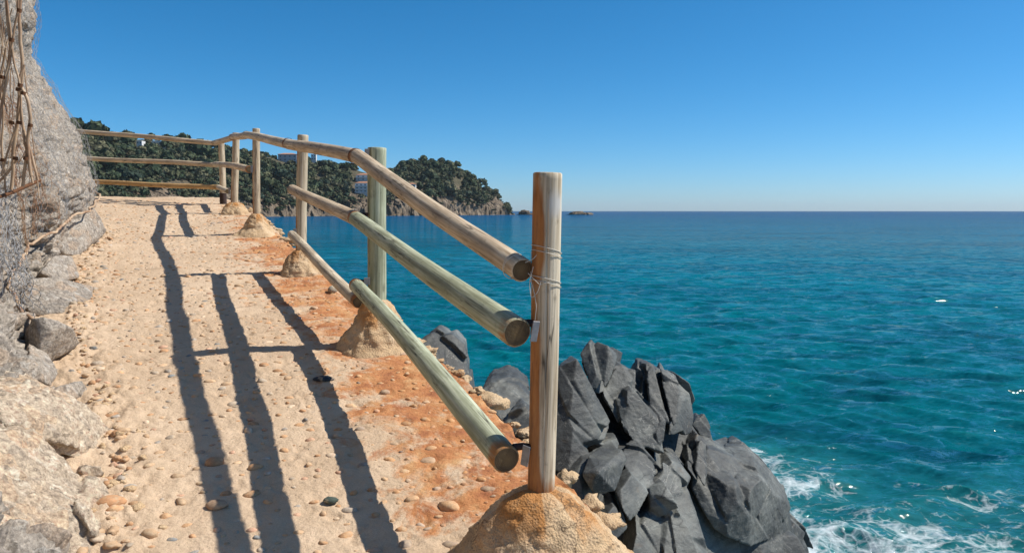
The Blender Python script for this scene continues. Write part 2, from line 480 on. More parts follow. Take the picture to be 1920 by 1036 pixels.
# ------------------------------------------------------------------ the path
XL_D = [-4, 0, 2.0, 2.65, 3.3, 3.9, 4.5, 5.2, 6.35, 8.3, 9.5, 10.6, 11.6, 12.6, 13.6, 16]
XL_X = [0.3, -0.6, -1.25, -1.52, -1.79, -2.16, -2.62, -3.10, -3.72, -4.75, -5.15, -5.9, -7.2, -9.0, -11, -16]
XR_D = [-4, 0, 2.0, 2.5, 3.0, 3.64, 4.3, 5.15, 6.0, 7.3, 9.7, 11.9, 13.3, 14.2]
XR_X = [2.2, 1.3, 0.55, 0.42, 0.30, 0.04, -0.22, -0.70, -1.15, -1.80, -2.98, -4.05, -4.85, -5.4]
POSTS = [ # picture position of top and foot, depth, radius, footing radius and height
    ((1029, 324), (1011, 932), 2.54, 0.0495, 0.40, 0.268, 'wood_pale'),
    ((709, 277), (706, 590), 5.05, 0.062, 0.255, 0.31, 'wood_green'),
    ((568, 253), (565, 482), 7.45, 0.052, 0.235, 0.22, 'wood_pale'),
    ((480, 241), (482, 412), 9.85, 0.047, 0.30, 0.26, 'wood_tan'),
    ((442, 249), (440, 387), 11.9, 0.053, 0.24, 0.17, 'wood_tan'),
    ((414, 263), (419, 386), 13.1, 0.052, 0.0, 0.0, 'wood_tan'),
]
rng = np.random.default_rng(7)
def xl(d): return np.interp(d, XL_D, XL_X)
def xr(d): return np.interp(d, XR_D, XR_X)
def rust_at(x, d):
    e = xr(d) - x
    a = sm(1.25, 0.25, e)
    # strongest between the first two posts, and again by the third and fourth
    k = np.interp(d, [0, 2.2, 2.9, 4.4, 5.2, 6.6, 7.6, 8.6, 10.2, 12, 14], [.2, .25, .9, 1.0, .75, .95, .7, .9, .6, .4, .3])
    return a * k
rows = [-4.0]
while rows[-1] < 14.2:
    d = rows[-1]
    rows.append(d + (0.12 if d < 2.0 else 0.0042 * max(d, 2.3)))
rows = np.array(rows)
NC = 250
wv = np.linspace(0, 1, NC)
D2 = np.repeat(rows[:, None], NC, 1)
edge_j = 0.05 * fbm(np.stack([rows * 3.1, rows * 0, rows * 0], 1), 4, 5)
XLr = xl(rows) - 0.75
XRr = xr(rows) + edge_j
X2 = XLr[:, None] + (XRr - XLr)[:, None] * wv[None]
P3 = np.stack([X2, D2, gz(D2)], 2)
flat = P3.reshape(-1, 3)
q = flat * np.array([1, 1, 0])
h = 0.018 * fbm(q * 1.7, 3, 11) + 0.008 * fbm(q * 7, 4, 12) + 0.006 * fbm(q * 30, 4, 13, 0.65) - 0.010 * sm(0.25, 0.6, fbm(q * 11, 3, 19))
# washed-out hollows and the holes of lost stones
f1, f2, rid, loc = cells(q * np.array([1, 1, 0]) * 6.5 + np.array([0, 0, 0.5]), 31)
h -= 0.014 * (rid[:, 0] > 0.80) * sm(0.24, 0.12, f1)
# rough broken strip along the rock foot, rougher rim to the sea
le = flat[:, 0] - xl(flat[:, 1]); re_ = xr(flat[:, 1]) - flat[:, 0]
h += sm(0.38, 0.0, le) * (0.05 * fbm(q * 9, 5, 14, 0.65) + 0.012) + sm(0.14, 0.0, re_) * (0.04 * fbm(q * 11, 3, 15) - 0.01)
h -= sm(0.03, -0.03, re_) * 0.05
# the crest of the path dips beyond the far corner
pts = []
cellmap = {}
tries = 0
while len(pts) < 3300 and tries < 120000:
    tries += 1
    d = rng.uniform(2.1, 13.9)
    if rng.random() > 1.25 * (xr(d) - xl(d)) / 3.2 and rng.random() > 0.7: continue
    x = rng.uniform(xl(d) - 0.05, xr(d) - 0.03)
    if d > 11.2 and x < -9: continue
    s = 0.0145 * rng.lognormal(0, 0.45)
    s = min(s, 0.036)
    key = (int(x / 0.1), int(d / 0.1))
    if any((x - a) ** 2 + (d - b) ** 2 < (1.35 * (s + c) + 0.012) ** 2 for i in (-1, 0, 1) for j in (-1, 0, 1) for a, b, c in cellmap.get((key[0] + i, key[1] + j), ())): continue
    cellmap.setdefault(key, []).append((x, d, s)); pts.append((x, d, s))
Hm = h.reshape(len(rows), NC)
Xm = flat[:, 0].reshape(len(rows), NC)
def hz(x, d):
    i = min(np.searchsorted(rows, d), len(rows) - 1); j = min(np.searchsorted(Xm[i], x), NC - 1)
    return Hm0[i, j]
Hm0 = Hm.copy()
for x, d, s in pts:
    i0, i1 = np.searchsorted(rows, d - 2.4 * s), np.searchsorted(rows, d + 2.4 * s) + 1
    w = Xm[i0:i1] - x
    rr_ = np.sqrt((w / 1.35) ** 2 + (rows[i0:i1, None] - d) ** 2) / s
    Hm[i0:i1] -= 0.26 * s * sm(1.5, 1.0, rr_)
h = Hm.ravel()
flat[:, 2] += h
rust = rust_at(flat[:, 0], flat[:, 1])
pa = Acc()
pa.add(flat, grid_faces(len(rows), NC)[:, ::-1], (0.5, 0.4, 0.3), 0)
path_rust = [rust]
v2, f2_ = ICO[2]
TONES = np.array([(0.56, 0.33, 0.18), (0.58, 0.39, 0.24), (0.54, 0.36, 0.22), (0.50, 0.28, 0.15), (0.60, 0.46, 0.33), (0.46, 0.37, 0.28), (0.55, 0.33, 0.22), (0.42, 0.36, 0.30), (0.24, 0.24, 0.23)])
for x, d, s in pts:
    a = rng.normal(0.0, 0.7)
    v = v2 * np.array([s * rng.uniform(1.05, 1.6), s * rng.uniform(0.75, 1.05), s * rng.uniform(0.55, 0.8)])
    v = v * (1 + 0.26 * vnoise(v2 * 1.3 + rng.uniform(0, 90, 3), 3))[:, None]
    c, sn = math.cos(a), math.sin(a)
    v = v @ np.array([[c, sn, 0], [-sn, c, 0], [0, 0, 1]])
    v = v + np.array([x, d, gz(d) + hz(x, d) - s * rng.uniform(0.26, 0.58)])
    t = TONES[int(8.05 * rng.random() ** 0.9) if rng.random() > 0.03 else 8] if rng.random() > 0.25 else TONES[rng.integers(0, 4)]
    t = t * rng.uniform(0.8, 1.15)
    r_ = rust_at(np.array([x]), np.array([d]))[0]
    t = t * (1 - 0.5 * r_) + np.array([0.48, 0.22, 0.07]) * 0.5 * r_
    pa.add(v, f2_, t, 1); path_rust.append(np.full(len(v), r_))
# rubble set in the rim to the sea
v3, f3 = ICO[3]
for _ in range(90):
    d = 1.6 + 11 * rng.random() ** 1.3
    s = 0.036 * rng.lognormal(0, 0.45); s = min(s, 0.095)
    sd = int(rng.integers(0, 999))
    v = v3 * np.array([rng.uniform(.8, 1.5), rng.uniform(.8, 1.5), rng.uniform(.4, .75)]) * s
    v = v * (1 + 1.1 * facet(v3, 0.95, sd, 0.5, 1.0, 0.16, 0.1) + 0.14 * fbm(v3 * 2.6, 5, sd, 0.65))[:, None]
    e = rng.normal(0.05, 0.03)
    v += np.array([xr(d) + e, d, gz(d) - 0.018 - max(0, e - 0.02) * 1.0])
    pa.add(v, f3, (0.45, 0.34, 0.22), 2); path_rust.append(np.full(len(v), rng.uniform(0, 0.5)))
# crumbs and broken stones where the path meets the wall
for _ in range(420):
    d = 2.3 + 9 * rng.random() ** 1.4
    s = 0.010 * rng.lognormal(0, 0.5); s = min(s, 0.03)
    sd = int(rng.integers(0, 999))
    v = v2 * np.array([rng.uniform(.8, 1.4), rng.uniform(.8, 1.4), rng.uniform(.5, .9)]) * s
    v = v * (1 + facet(v2, 0.75, sd, 0.5, 0.9, 0.1))[:, None]
    x = xl(d) + abs(rng.normal(0, 0.11)) - 0.06
    v += np.array([x, d, gz(d) + hz(x, d)])
    if rng.random() < 0.5: pa.add(v, f2_, TONES[rng.integers(0, 8)] * 0.9, 1)
    else: pa.add(v, f2_, (0.45, 0.34, 0.22), 2)
    path_rust.append(np.zeros(len(v)))
path = pa.build('path', [M['path'], M['pebble'], M['concrete']], col=True, attrs={'rust': np.concatenate(path_rust)})
tag(path, 'sandy concrete coastal path studded with orange pebbles', kind='structure')

# ------------------------------------------------------------------ rock under the path, down to the water
def sea_cliff():
    ds = np.concatenate([np.arange(-4, 15.2, 0.06)])
    hs = np.linspace(0, 1, 90)
    Dg = np.repeat(ds[:, None], len(hs), 1); Hg = np.repeat(hs[None], len(ds), 0)
    top = gz(Dg) - 0.06
    Z = top + (-0.8 - top) * Hg
    out = 0.02 + 0.10 * sm(0, .1, Hg) + 0.55 * Hg ** 1.5 + 0.25 * np.sin(Dg * 1.3) * Hg
    xe = np.interp(Dg, XR_D, XR_X)
    # beyond the far corner the ground turns away to the left
    Y = Dg + 0.1 * Hg + np.where(Dg > 13.5, 0.6 * Hg, 0)
    xe = np.where(Dg > 14.0, -5.3 - (Dg - 14.0) * 9, xe)
    P = np.stack([xe + out, np.minimum(Y, 14.25 + 0.9 * Hg), Z], 2)
    n = grid_normals(P)
    fl = P.reshape(-1, 3)
    a = facet(fl, (0.55, 0.75, 0.6), 71, 0.3, 0.6, 0.25).reshape(Dg.shape) * 0.4 + 0.1 * fbm(fl * 2, 4, 72).reshape(Dg.shape)
    sgn = np.sign((n[..., 0]).mean())
    P = P + n * sgn * (a * sm(0, 0.06, Hg))[..., None]
    o = mesh_obj('sea_cliff', P.reshape(-1, 3), grid_faces(len(ds), len(hs)), M['rim'])
    return tag(o, 'rough rock face dropping from the path edge to the sea', kind='structure')
sea_cliff()

# ------------------------------------------------------------------ the rock wall on the left
PROF_H = [0, 0.15, 0.35, 0.67, 1.0, 1.4, 1.86, 2.23, 2.66, 3.2, 4.5]
PROF = [ # depth, setback of the face from the path edge at those heights
    (-4.0, [0.0, 0.10, 0.25, 0.55, 0.9, 1.1, 1.3, 1.4, 1.5, 1.6, 1.9]),
    (2.0, [0.0, 0.12, 0.32, 0.62, 0.9, 1.15, 1.3, 1.4, 1.5, 1.6, 1.9]),
    (3.3, [0.02, 0.14, 0.40, 0.80, 1.0, 1.2, 1.35, 1.4, 1.5, 1.6, 1.9]),
    (3.9, [0.05, 0.13, 0.33, 0.72, 0.95, 1.1, 1.2, 1.3, 1.4, 1.5, 1.8]),
    (4.4, [0.30, 0.36, 0.45, 0.62, 0.78, 0.95, 1.05, 1.15, 1.2, 1.3, 1.6]),
    (5.2, [0.45, 0.48, 0.52, 0.56, 0.62, 0.70, 0.80, 0.86, 0.9, 1.0, 1.3]),
    (6.3, [0.45, 0.45, 0.47, 0.50, 0.56, 0.66, 0.80, 0.9, 0.85, 0.95, 1.3]),
    (7.6, [0.30, 0.30, 0.28, 0.28, 0.40, 0.56, 0.76, 0.95, 0.80, 0.85, 1.2]),
    (8.7, [0.14, 0.16, 0.18, 0.12, 0.22, 0.42, 0.64, 0.86, 0.74, 0.80, 1.1]),
    (9.4, [0.08, 0.14, 0.20, 0.06, 0.16, 0.38, 0.60, 0.84, 0.74, 0.76, 1.1]),
    (10.3, [0.2, 0.3, 0.35, 0.3, 0.4, 0.6, 0.8, 1.0, 1.0, 1.1, 1.4]),
    (16, [0.2, 0.3, 0.4, 0.5, 0.6, 0.8, 1.0, 1.2, 1.3, 1.4, 1.8]),
]
PD = [p[0] for p in PROF]
def setback(d, h):
    out = np.zeros_like(d)
    tab = np.array([p[1] for p in PROF])
    hi = np.stack([np.interp(h, PROF_H, tab[k]) for k in range(len(PD))], 0)
    for k in range(len(PD) - 1):
        m = (d >= PD[k]) & (d <= PD[k + 1])
        t = (d - PD[k]) / (PD[k + 1] - PD[k]); t = t * t * (3 - 2 * t)
        out = np.where(m, hi[k] * (1 - t) + hi[k + 1] * t, out)
    return out
def wall_point(d, h):
    d = np.asarray(d, float); h = np.asarray(h, float)
    x = xl(d) - setback(d, h)
    p = np.stack([x, d, gz(d) + h], -1)
    sh = p.shape; f = p.reshape(-1, 3)
    f = f + np.array([1, 0.2, 0.2]) * (0.10 * fbm(f * 1.3, 3, 41))[:, None]
    return f.reshape(sh)
def cliff():
    ds = [-4.0]
    while ds[-1] < 15: ds.append(ds[-1] + (0.10 if ds[-1] < 2 else (0.013 if ds[-1] < 5.2 else 0.026)))
    ds = np.array(ds); hv = np.concatenate([np.linspace(-0.35, 1.3, 130), np.linspace(1.33, 3.6, 80), np.linspace(3.7, 4.5, 10)])
    Dg = np.repeat(ds[:, None], len(hv), 1); Hg = np.repeat(hv[None], len(ds), 0)
    P = wall_point(Dg, Hg)
    n = grid_normals(P)
    if n[..., 0].mean() < 0: n = -n
    fl = P.reshape(-1, 3)
    rot = np.array(Matrix.Rotation(0.6, 3, 'Y') @ Matrix.Rotation(0.4, 3, 'X'))
    a = 0.26 * facet(fl, (0.55, 0.80, 0.34), 21, 0.35, 0.6, 0.55, 0.13, rot)
    a += 0.13 * facet(fl, (0.21, 0.32, 0.14), 23, 0.35, 0.6, 0.55, 0.17, rot)
    a += 0.045 * facet(fl, (0.08, 0.11, 0.06), 24, 0.4, 0.7, 0.5, 0.2, rot)
    rd = 1 - np.abs(fbm(fl @ rot * np.array([3, 2, 6]), 4, 28, 0.55)) * 2
    a += 0.06 * rd + 0.11 * fbm(fl * 3.2, 6, 25, 0.62) + 0.035 * fbm(fl * 9, 4, 26, 0.6) + 0.018 * fbm(fl * 22, 4, 27, 0.62)
    a -= 0.04 * sm(5.6, 4.6, fl[:, 1]) + 0.12 * sm(4.6, 4.2, fl[:, 1]) * sm(0.9, 0.6, Hg.ravel())
    # the net-covered bulge is smoother and more rounded
    k = (sm(7.0, 8.4, fl[:, 1]) * 0.55)
    a = a * (1 - k)
    P = P + n * a.reshape(Dg.shape)[..., None]
    o = mesh_obj('cliff', P.reshape(-1, 3), grid_faces(len(ds), len(hv)), M['granite'])
    # close the top with ground going back from the edge
    return tag(o, 'rough grey granite wall rising beside the path', kind='structure')
cliff()

# ------------------------------------------------------------------ rocks built from angular blocks fused together
def blocks_to_mesh(blocks, voxel):
    me = bpy.data.meshes.new('tmp')
    bm = bmesh.new()
    for pts in blocks:
        vs = [bm.verts.new(tuple(p)) for p in pts]
        r = bmesh.ops.convex_hull(bm, input=vs)
        bad = [g for g in r['geom_interior'] if isinstance(g, bmesh.types.BMVert)]
        if bad: bmesh.ops.delete(bm, geom=bad, context='VERTS')
    bmesh.ops.recalc_face_normals(bm, faces=bm.faces)
    bm.to_mesh(me); bm.free()
    o = bpy.data.objects.new('tmp', me); COL.objects.link(o)
    md = o.modifiers.new('remesh', 'REMESH'); md.mode = 'VOXEL'; md.voxel_size = voxel
    dg = bpy.context.evaluated_depsgraph_get()
    ev = o.evaluated_get(dg); m2 = ev.to_mesh()
    nv = len(m2.vertices); v = np.zeros(nv * 3, np.float32); m2.vertices.foreach_get('co', v)
    nn = np.zeros(nv * 3, np.float32); m2.vertices.foreach_get('normal', nn)
    lp = np.zeros(len(m2.loops), np.int32); m2.loops.foreach_get('vertex_index', lp)
    ls = np.zeros(len(m2.polygons), np.int32); m2.polygons.foreach_get('loop_total', ls)
    assert (ls == 4).all()
    ev.to_mesh_clear()
    bpy.data.objects.remove(o); bpy.data.meshes.remove(me)
    return v.reshape(-1, 3).astype(float), nn.reshape(-1, 3).astype(float), lp.reshape(-1, 4)
def block(poly, thick, shrink=0.75, drop=0.0, extra=(), way=(0.0, 1.0, 0.0)):
    """poly: (px, py, depth) around the visible outline; the back is a smaller copy 'thick' further away"""
    fr = np.array([W(*p) for p in poly])
    c = fr.mean(0)
    bk = c + (fr - c) * shrink + thick * np.array(way) - np.array([0.0, 0.0, drop])
    return np.concatenate([fr, bk] + [np.array([W(*e)]) for e in extra])
def clip(pts, co, no):
    """what is left of a convex body behind a plane"""
    bm = bmesh.new()
    r = bmesh.ops.convex_hull(bm, input=[bm.verts.new(tuple(p)) for p in pts])
    bad = [g for g in r['geom_interior'] if isinstance(g, bmesh.types.BMVert)]
    if bad: bmesh.ops.delete(bm, geom=bad, context='VERTS')
    bmesh.ops.bisect_plane(bm, geom=list(bm.verts) + list(bm.edges) + list(bm.faces), plane_co=tuple(co), plane_no=tuple(no), clear_outer=True)
    out = np.array([v.co[:] for v in bm.verts]); bm.free()
    return out
def shards(pts, depth, r_, joints, slip=0.03, chops=5, gap=0.0):
    """splits a convex block along its joints into slabs that have slipped a little, with broken corners"""
    pts = np.asarray(pts, float)
    if len(pts) < 4: return []
    size = (pts.max(0) - pts.min(0))
    if depth > 0 and size.max() > 0.16:
        # cut across a long direction
        best, no = -1, None
        for j, wt in zip(joints, (1.9, 0.8, 0.75)):
            n = j + 0.13 * r_.normal(size=3); n /= np.linalg.norm(n)
            e = np.ptp(pts @ n) * wt * r_.uniform(0.7, 1.3)
            if e > best: best, no = e, n
        lo, hi = (pts @ no).min(), (pts @ no).max()
        k = lo + (hi - lo) * r_.uniform(0.35, 0.65)
        out = []
        for sg in (1, -1):
            h_ = clip(pts, no * (k - sg * gap), no * sg)
            mv = r_.normal(size=3) * slip; mv -= no * (mv @ no)
            out += shards(h_ + mv, depth - 1, r_, joints, slip * 0.75, chops, gap)
        return out
    c = pts.mean(0)
    for _ in range(chops):
        n = r_.normal(size=3) + np.array([0.1, -0.5, 0.35]); n /= np.linalg.norm(n)
        sup = ((pts - c) @ n).max()
        q_ = clip(pts, c + n * sup * r_.uniform(0.80, 0.97), n)
        if len(q_) >= 4: pts = q_
    return [pts]
CLEAVE = np.array(Vector((0.80, -0.30, 0.52)).to_track_quat('Z', 'Y').to_matrix())
JOINTS = [np.array(v) / np.linalg.norm(v) for v in ((0.80, -0.25, 0.55), (-0.45, -0.15, 0.88), (0.35, 0.92, 0.1))]
def rock(name, blocks, voxel, mat, seed, rough=0.006, split=2, slip=0.03, chops=5, face=0.018, joints=JOINTS, parent=None, solid=1, gap=0.0):
    """the last 'solid' blocks are the unsplit body inside"""
    r_ = np.random.default_rng(seed)
    bl = []
    for k, b in enumerate(blocks):
        b = np.asarray(b, float)
        bl += shards(b, 0 if k >= len(blocks) - solid else split, r_, joints, slip, chops, gap)
    v, n, f = blocks_to_mesh([b for b in bl if len(b) >= 4], voxel)
    a = rough * fbm(v * 5, 5, seed + 20, 0.62) + 0.35 * rough * fbm(v * 26, 3, seed + 21)
    if face: a += face * facet(v, (0.30, 0.28, 0.16), seed, 0.6, 1.1, 0.4, 0.08, CLEAVE)
    v = v + n * a[:, None]
    return mesh_obj(name, v, f, mat, True, parent=parent)
RX = np.array(Matrix.Rotation(0.75, 3, 'Y') @ Matrix.Rotation(0.35, 3, 'X'))
def sea_foot(px0, px1, d, py, depth=1.2):
    """a body of rock from the water up to the foot of the visible blocks"""
    a = W(px0, py, d); b = W(px1, py, d)
    out = []
    for p in (a, b):
        for dy in (0, depth):
            out.append(p + np.array([0, dy, 0]))
            out.append(np.array([p[0] * 1.0, p[1] + dy * 1.2 - (0.3 if dy == 0 else -0.3), -0.9]))
    return np.array(out)
outcrop_blocks = [
    # tall leaning slab beside the first post
    block([(1030, 716, 6.7), (1050, 697, 6.6), (1085, 682, 6.6), (1099, 706, 6.7), (1148, 800, 6.5), (1128, 831, 6.3), (1060, 880, 6.0), (1000, 870, 6.1), (985, 800, 6.5)], 0.7, 0.8),
    # the highest tooth
    block([(1089, 682, 7.2), (1119, 641, 7.3), (1140, 650, 7.2), (1157, 664, 7.3), (1150, 690, 7.1), (1128, 745, 6.9), (1100, 735, 7.0)], 0.6, 0.6),
    # its right neighbour
    block([(1150, 675, 7.3), (1165, 672, 7.35), (1189, 685, 7.4), (1186, 704, 7.2), (1152, 802, 6.9), (1122, 745, 6.95)], 0.6, 0.7),
    # broad dome on the right, split into three columns
    block([(1180, 730, 7.2), (1196, 688, 7.4), (1216, 690, 7.4), (1216, 760, 7.1), (1180, 800, 6.9)], 0.7, 0.75),
    block([(1214, 740, 7.2), (1218, 691, 7.45), (1258, 706, 7.5), (1268, 730, 7.3), (1262, 800, 7.0), (1220, 800, 7.0)], 0.7, 0.75),
    block([(1252, 740, 7.4), (1262, 708, 7.6), (1289, 727, 7.6), (1303, 762, 7.6), (1295, 808, 7.4), (1256, 822, 7.1)], 0.7, 0.75),
    block([(1160, 765, 6.9), (1200, 745, 7.0), (1262, 812, 6.9), (1258, 850, 6.8), (1245, 872, 6.7), (1180, 830, 6.7)], 0.8, 0.8),
    # little spike to the right
    block([(1306, 800, 7.9), (1325, 780, 8.0), (1336, 800, 8.0), (1347, 845, 7.9), (1308, 842, 7.8)], 0.4, 0.5),
    # blocks in front
    block([(1064, 905, 5.8), (1100, 862, 6.0), (1166, 856, 6.1), (1175, 876, 6.0), (1152, 935, 5.7), (1088, 952, 5.6)], 0.7, 0.85, 0, [(1120, 900, 5.55)]),
    block([(1147, 836, 6.5), (1195, 835, 6.6), (1226, 870, 6.5), (1206, 924, 6.2), (1174, 890, 6.2)], 0.7, 0.8),
    block([(1150, 930, 5.9), (1176, 890, 6.1), (1210, 925, 6.1), (1190, 960, 5.9), (1140, 1010, 5.6), (1110, 985, 5.5)], 0.7, 0.85),
    # spine running down to the bottom
    block([(1256, 857, 6.7), (1275, 862, 6.8), (1294, 888, 6.7), (1288, 940, 6.4), (1228, 940, 6.2), (1232, 905, 6.4)], 0.8, 0.85),
    block([(1225, 935, 6.3), (1290, 915, 6.5), (1300, 960, 6.3), (1340, 1060, 6.0), (1180, 1080, 5.6), (1200, 990, 5.9)], 0.8, 0.85),
    block([(1228, 925, 6.25), (1262, 920, 6.2), (1300, 985, 6.0), (1330, 1070, 5.8), (1240, 1080, 5.6)], 0.5, 0.7),
    block([(1290, 880, 7.0), (1300, 830, 7.3), (1312, 800, 7.5), (1320, 860, 7.2), (1310, 905, 6.9)], 0.6, 0.8),
    # filling body behind and below
    block([(1040, 745, 7.3), (1130, 725, 7.5), (1285, 780, 7.8), (1360, 880, 7.6), (1390, 1040, 7.1), (1240, 1040, 6.45), (1080, 1020, 6.2), (1000, 900, 6.6)], 1.4, 0.95, 0.3),
    np.array([[0.1, 6.4, 3.0], [1.6, 7.4, 2.6], [1.9, 8.6, 2.4], [0.2, 8.2, 2.6], [-0.2, 5.6, -0.9], [2.3, 6.6, -0.9], [3.0, 9.4, -0.9], [-0.4, 9.0, -0.9], [0.2, 5.2, 1.6], [1.6, 5.6, 1.4], [-0.9, 6.2, 2.0]]),
]
o = rock('rock_outcrop', outcrop_blocks, 0.0100, M['slate'], 101, 0.009, 3, 0.034, 4, 0.0, solid=2, gap=0.004)
tag(o, 'tall jagged dark slate outcrop of split slabs right of the nearest post', 'rock')

o = rock('sea_boulder', [
    block([(1294, 884, 7.2), (1310, 835, 7.5), (1350, 845, 7.6), (1408, 868, 7.7), (1400, 905, 7.3), (1350, 905, 7.1)], 0.7, 0.85),
    block([(1378, 856, 7.9), (1409, 845, 8.0), (1436, 870, 8.0), (1482, 925, 7.9), (1490, 960, 7.8), (1474, 1008, 7.5), (1409, 1032, 7.0), (1345, 1010, 6.8), (1300, 930, 7.0), (1300, 888, 7.15)], 0.8, 0.85, 0, [(1400, 930, 6.95), (1430, 900, 7.3)]),
    np.array([[2.0, 7.2, 2.2], [3.0, 8.0, 2.0], [2.6, 9.2, 2.0], [1.8, 6.4, -0.9], [3.3, 7.4, -0.9], [3.9, 8.6, -0.9], [2.6, 9.8, -0.9], [2.6, 6.9, 1.2]]),
], 0.012, M['slate'], 131, 0.012, 3, 0.02, 8, 0.0, gap=0.003)
tag(o, 'rounded dark boulder at the foot of the slate outcrop beside white foam', 'boulder')

o = rock('sea_boulder', [
    block([(1395, 1060, 7.2), (1430, 1015, 7.4), (1464, 1006, 7.5), (1498, 1010, 7.6), (1520, 1050, 7.5), (1480, 1100, 7.2)], 0.7, 0.85),
    block([(1466, 1000, 8.1), (1486, 972, 8.2), (1512, 996, 8.3), (1530, 1040, 8.3), (1490, 1050, 8.0)], 0.7, 0.8),
    np.array([[2.2, 6.9, 0.9], [3.2, 7.6, 0.9], [3.3, 8.6, 0.8], [2.0, 6.3, -0.9], [3.5, 7.0, -0.9], [3.9, 8.9, -0.9]]),
], 0.016, M['slate'], 141, 0.012, 2, 0.02, 6, 0.0)
tag(o, 'low dark wet rock just above the foam at the bottom edge', 'boulder')

o = rock('sea_boulder', [
    block([(900, 745, 8.6), (920, 725, 8.8), (953, 713, 9.0), (975, 720, 9.0), (1000, 745, 8.8), (1000, 830, 8.0), (940, 800, 8.0), (905, 775, 8.3)], 1.0, 0.85),
    block([(935, 800, 7.9), (985, 765, 8.0), (1010, 800, 7.8), (1000, 870, 7.3), (960, 850, 7.4)], 0.8, 0.85),
    np.array([[-0.4, 8.0, 2.4], [0.2, 8.0, 2.4], [0.2, 10.0, 2.2], [-0.5, 10.0, 2.2], [-0.9, 7.2, -0.9], [0.6, 7.2, -0.9], [0.8, 10.8, -0.9], [-1.2, 10.8, -0.9]]),
], 0.017, M['slate'], 151, 0.02, 2, 0.025, 6, 0.0)
tag(o, 'weathered grey rock low behind the nearest post, waves breaking on its far side', 'boulder')

o = rock('sea_boulder', [
    block([(780, 660, 9.6), (790, 632, 9.9), (810, 620, 10.0), (832, 632, 10.0), (836, 690, 9.5), (800, 720, 9.2)], 0.8, 0.8),
    block([(824, 640, 9.9), (845, 632, 10.0), (870, 655, 10.0), (884, 704, 9.8), (880, 740, 9.5), (820, 760, 9.2)], 0.8, 0.8),
    np.array([[-1.2, 9.4, 2.9], [-0.6, 9.5, 2.7], [-0.6, 11.2, 2.6], [-1.4, 11.0, 2.8], [-1.6, 8.6, -0.9], [-0.2, 8.8, -0.9], [-0.2, 12.0, -0.9], [-1.9, 11.8, -0.9]]),
], 0.017, M['slate'], 161, 0.01, 2, 0.025, 6, 0.0)
tag(o, 'pale grey angular rock showing over the path edge below the green rails', 'boulder')

# boulders lying along the foot of the wall
def on(px, py, h_):
    """a point seen at a bearing, h_ metres above the path"""
    t = math.tan(PITCH + math.atan((py - 518.0) / F))
    return (px, py, (-GA - h_) / (GB + t))
def ons(*pts): return [on(*p) for p in pts]
def near_boulder(polys, seed, label, voxel=0.013, **kw):
    o = rock('boulder', [block(*p, way=(-0.62, 0.62, -0.25)) for p in polys], voxel, M['granite_warm' if kw.get('warm') else 'granite'], seed, kw.get('rough', 0.014), kw.get('split', 1), kw.get('slip', 0.02), 6, kw.get('face', 0.0), solid=0, gap=kw.get('gap', 0.004))
    return tag(o, label, 'boulder')
near_boulder([([(120, 420, 8.5), (150, 385, 8.8), (172, 372, 9.0), (190, 400, 9.2), (205, 428, 9.3), (180, 455, 8.9), (150, 478, 8.3), (115, 470, 8.0)], 1.2, 0.85)], 201,
             'pale smooth boulder under the netted bulge of the cliff', 0.02, rough=0.03)
near_boulder([([(40, 560, 5.9), (60, 525, 6.1), (110, 520, 6.3), (150, 532, 6.5), (178, 540, 6.6), (178, 560, 6.4), (150, 585, 6.0), (60, 600, 5.7)], 0.6, 0.8)], 211,
             'flat cracked grey boulder with a black shadow on the path, further of the two')
near_boulder([([(75, 510, 6.5), (100, 478, 6.9), (140, 480, 7.2), (150, 520, 7.0), (110, 530, 6.7)], 0.5, 0.8)], 214,
             'small brown boulder under the lower edge of the wire netting')
near_boulder([(ons((58, 630, .22), (70, 602, .33), (105, 600, .33), (140, 622, .2), (156, 652, .02), (128, 672, -.01), (92, 694, 0.0), (64, 672, .1)), 0.45, 0.8)], 221,
             'squarish pale boulder with a sunlit right face at the foot of the wall', gap=0.008)
near_boulder([(ons((50, 645, .2), (80, 652, .14), (106, 700, .04), (92, 726, .02), (56, 706, .16)), 0.4, 0.8),
              (ons((96, 692, .03), (130, 690, .06), (136, 706, .01), (104, 714, .0)), 0.3, 0.8)], 231,
             'narrow brown rock wedged below the squarish pale boulder', 0.012, gap=0.008)
near_boulder([(ons((84, 732, .12), (108, 714, .12), (150, 706, .08), (162, 724, .02), (132, 750, .0), (90, 764, .05)), 0.4, 0.8)], 241,
             'dark rough rock low in the hollow beside the path edge', 0.012, gap=0.008)
near_boulder([(ons((-60, 700, .42), (0, 690, .40), (60, 705, .33), (110, 738, .25), (165, 770, .14), (194, 812, .02), (184, 852, -.02), (120, 860, .06), (60, 806, .24), (-60, 812, .34)), 0.5, 0.85)], 246,
             'broad sloping slab of pitted pale rock at the left picture edge, below the silvery netting', 0.013, split=2, warm=True, rough=0.034, slip=0.03, gap=0.002)
near_boulder([(ons((-80, 815, .42), (0, 805, .36), (55, 798, .28), (112, 852, .14), (150, 905, .04), (168, 970, .0), (140, 1060, .02), (-80, 1080, .22)), 0.5, 0.85),
              (ons((110, 862, .12), (150, 868, .06), (170, 930, .02), (176, 1000, -.01), (160, 1060, .0), (105, 950, .14)), 0.3, 0.85)], 248,
             'rough brownish rock with deep diagonal crevices filling the bottom left corner', 0.012, split=3, warm=True, rough=0.038, slip=0.045, gap=0.004)
near_boulder([(ons((142, 908, .05), (160, 895, .07), (192, 900, .05), (203, 918, .0), (178, 932, -.01), (144, 926, .0)), 0.14, 0.8)], 251,
             'small grey stone at the bottom of the large sloping rock', 0.009, split=0, rough=0.01)
near_boulder([(ons((145, 884, .06), (158, 868, .08), (190, 872, .06), (198, 890, .01), (172, 902, .0)), 0.12, 0.8)], 253,
             'small pinkish brown stone just above the small grey one', 0.009, split=0, rough=0.01, warm=True)

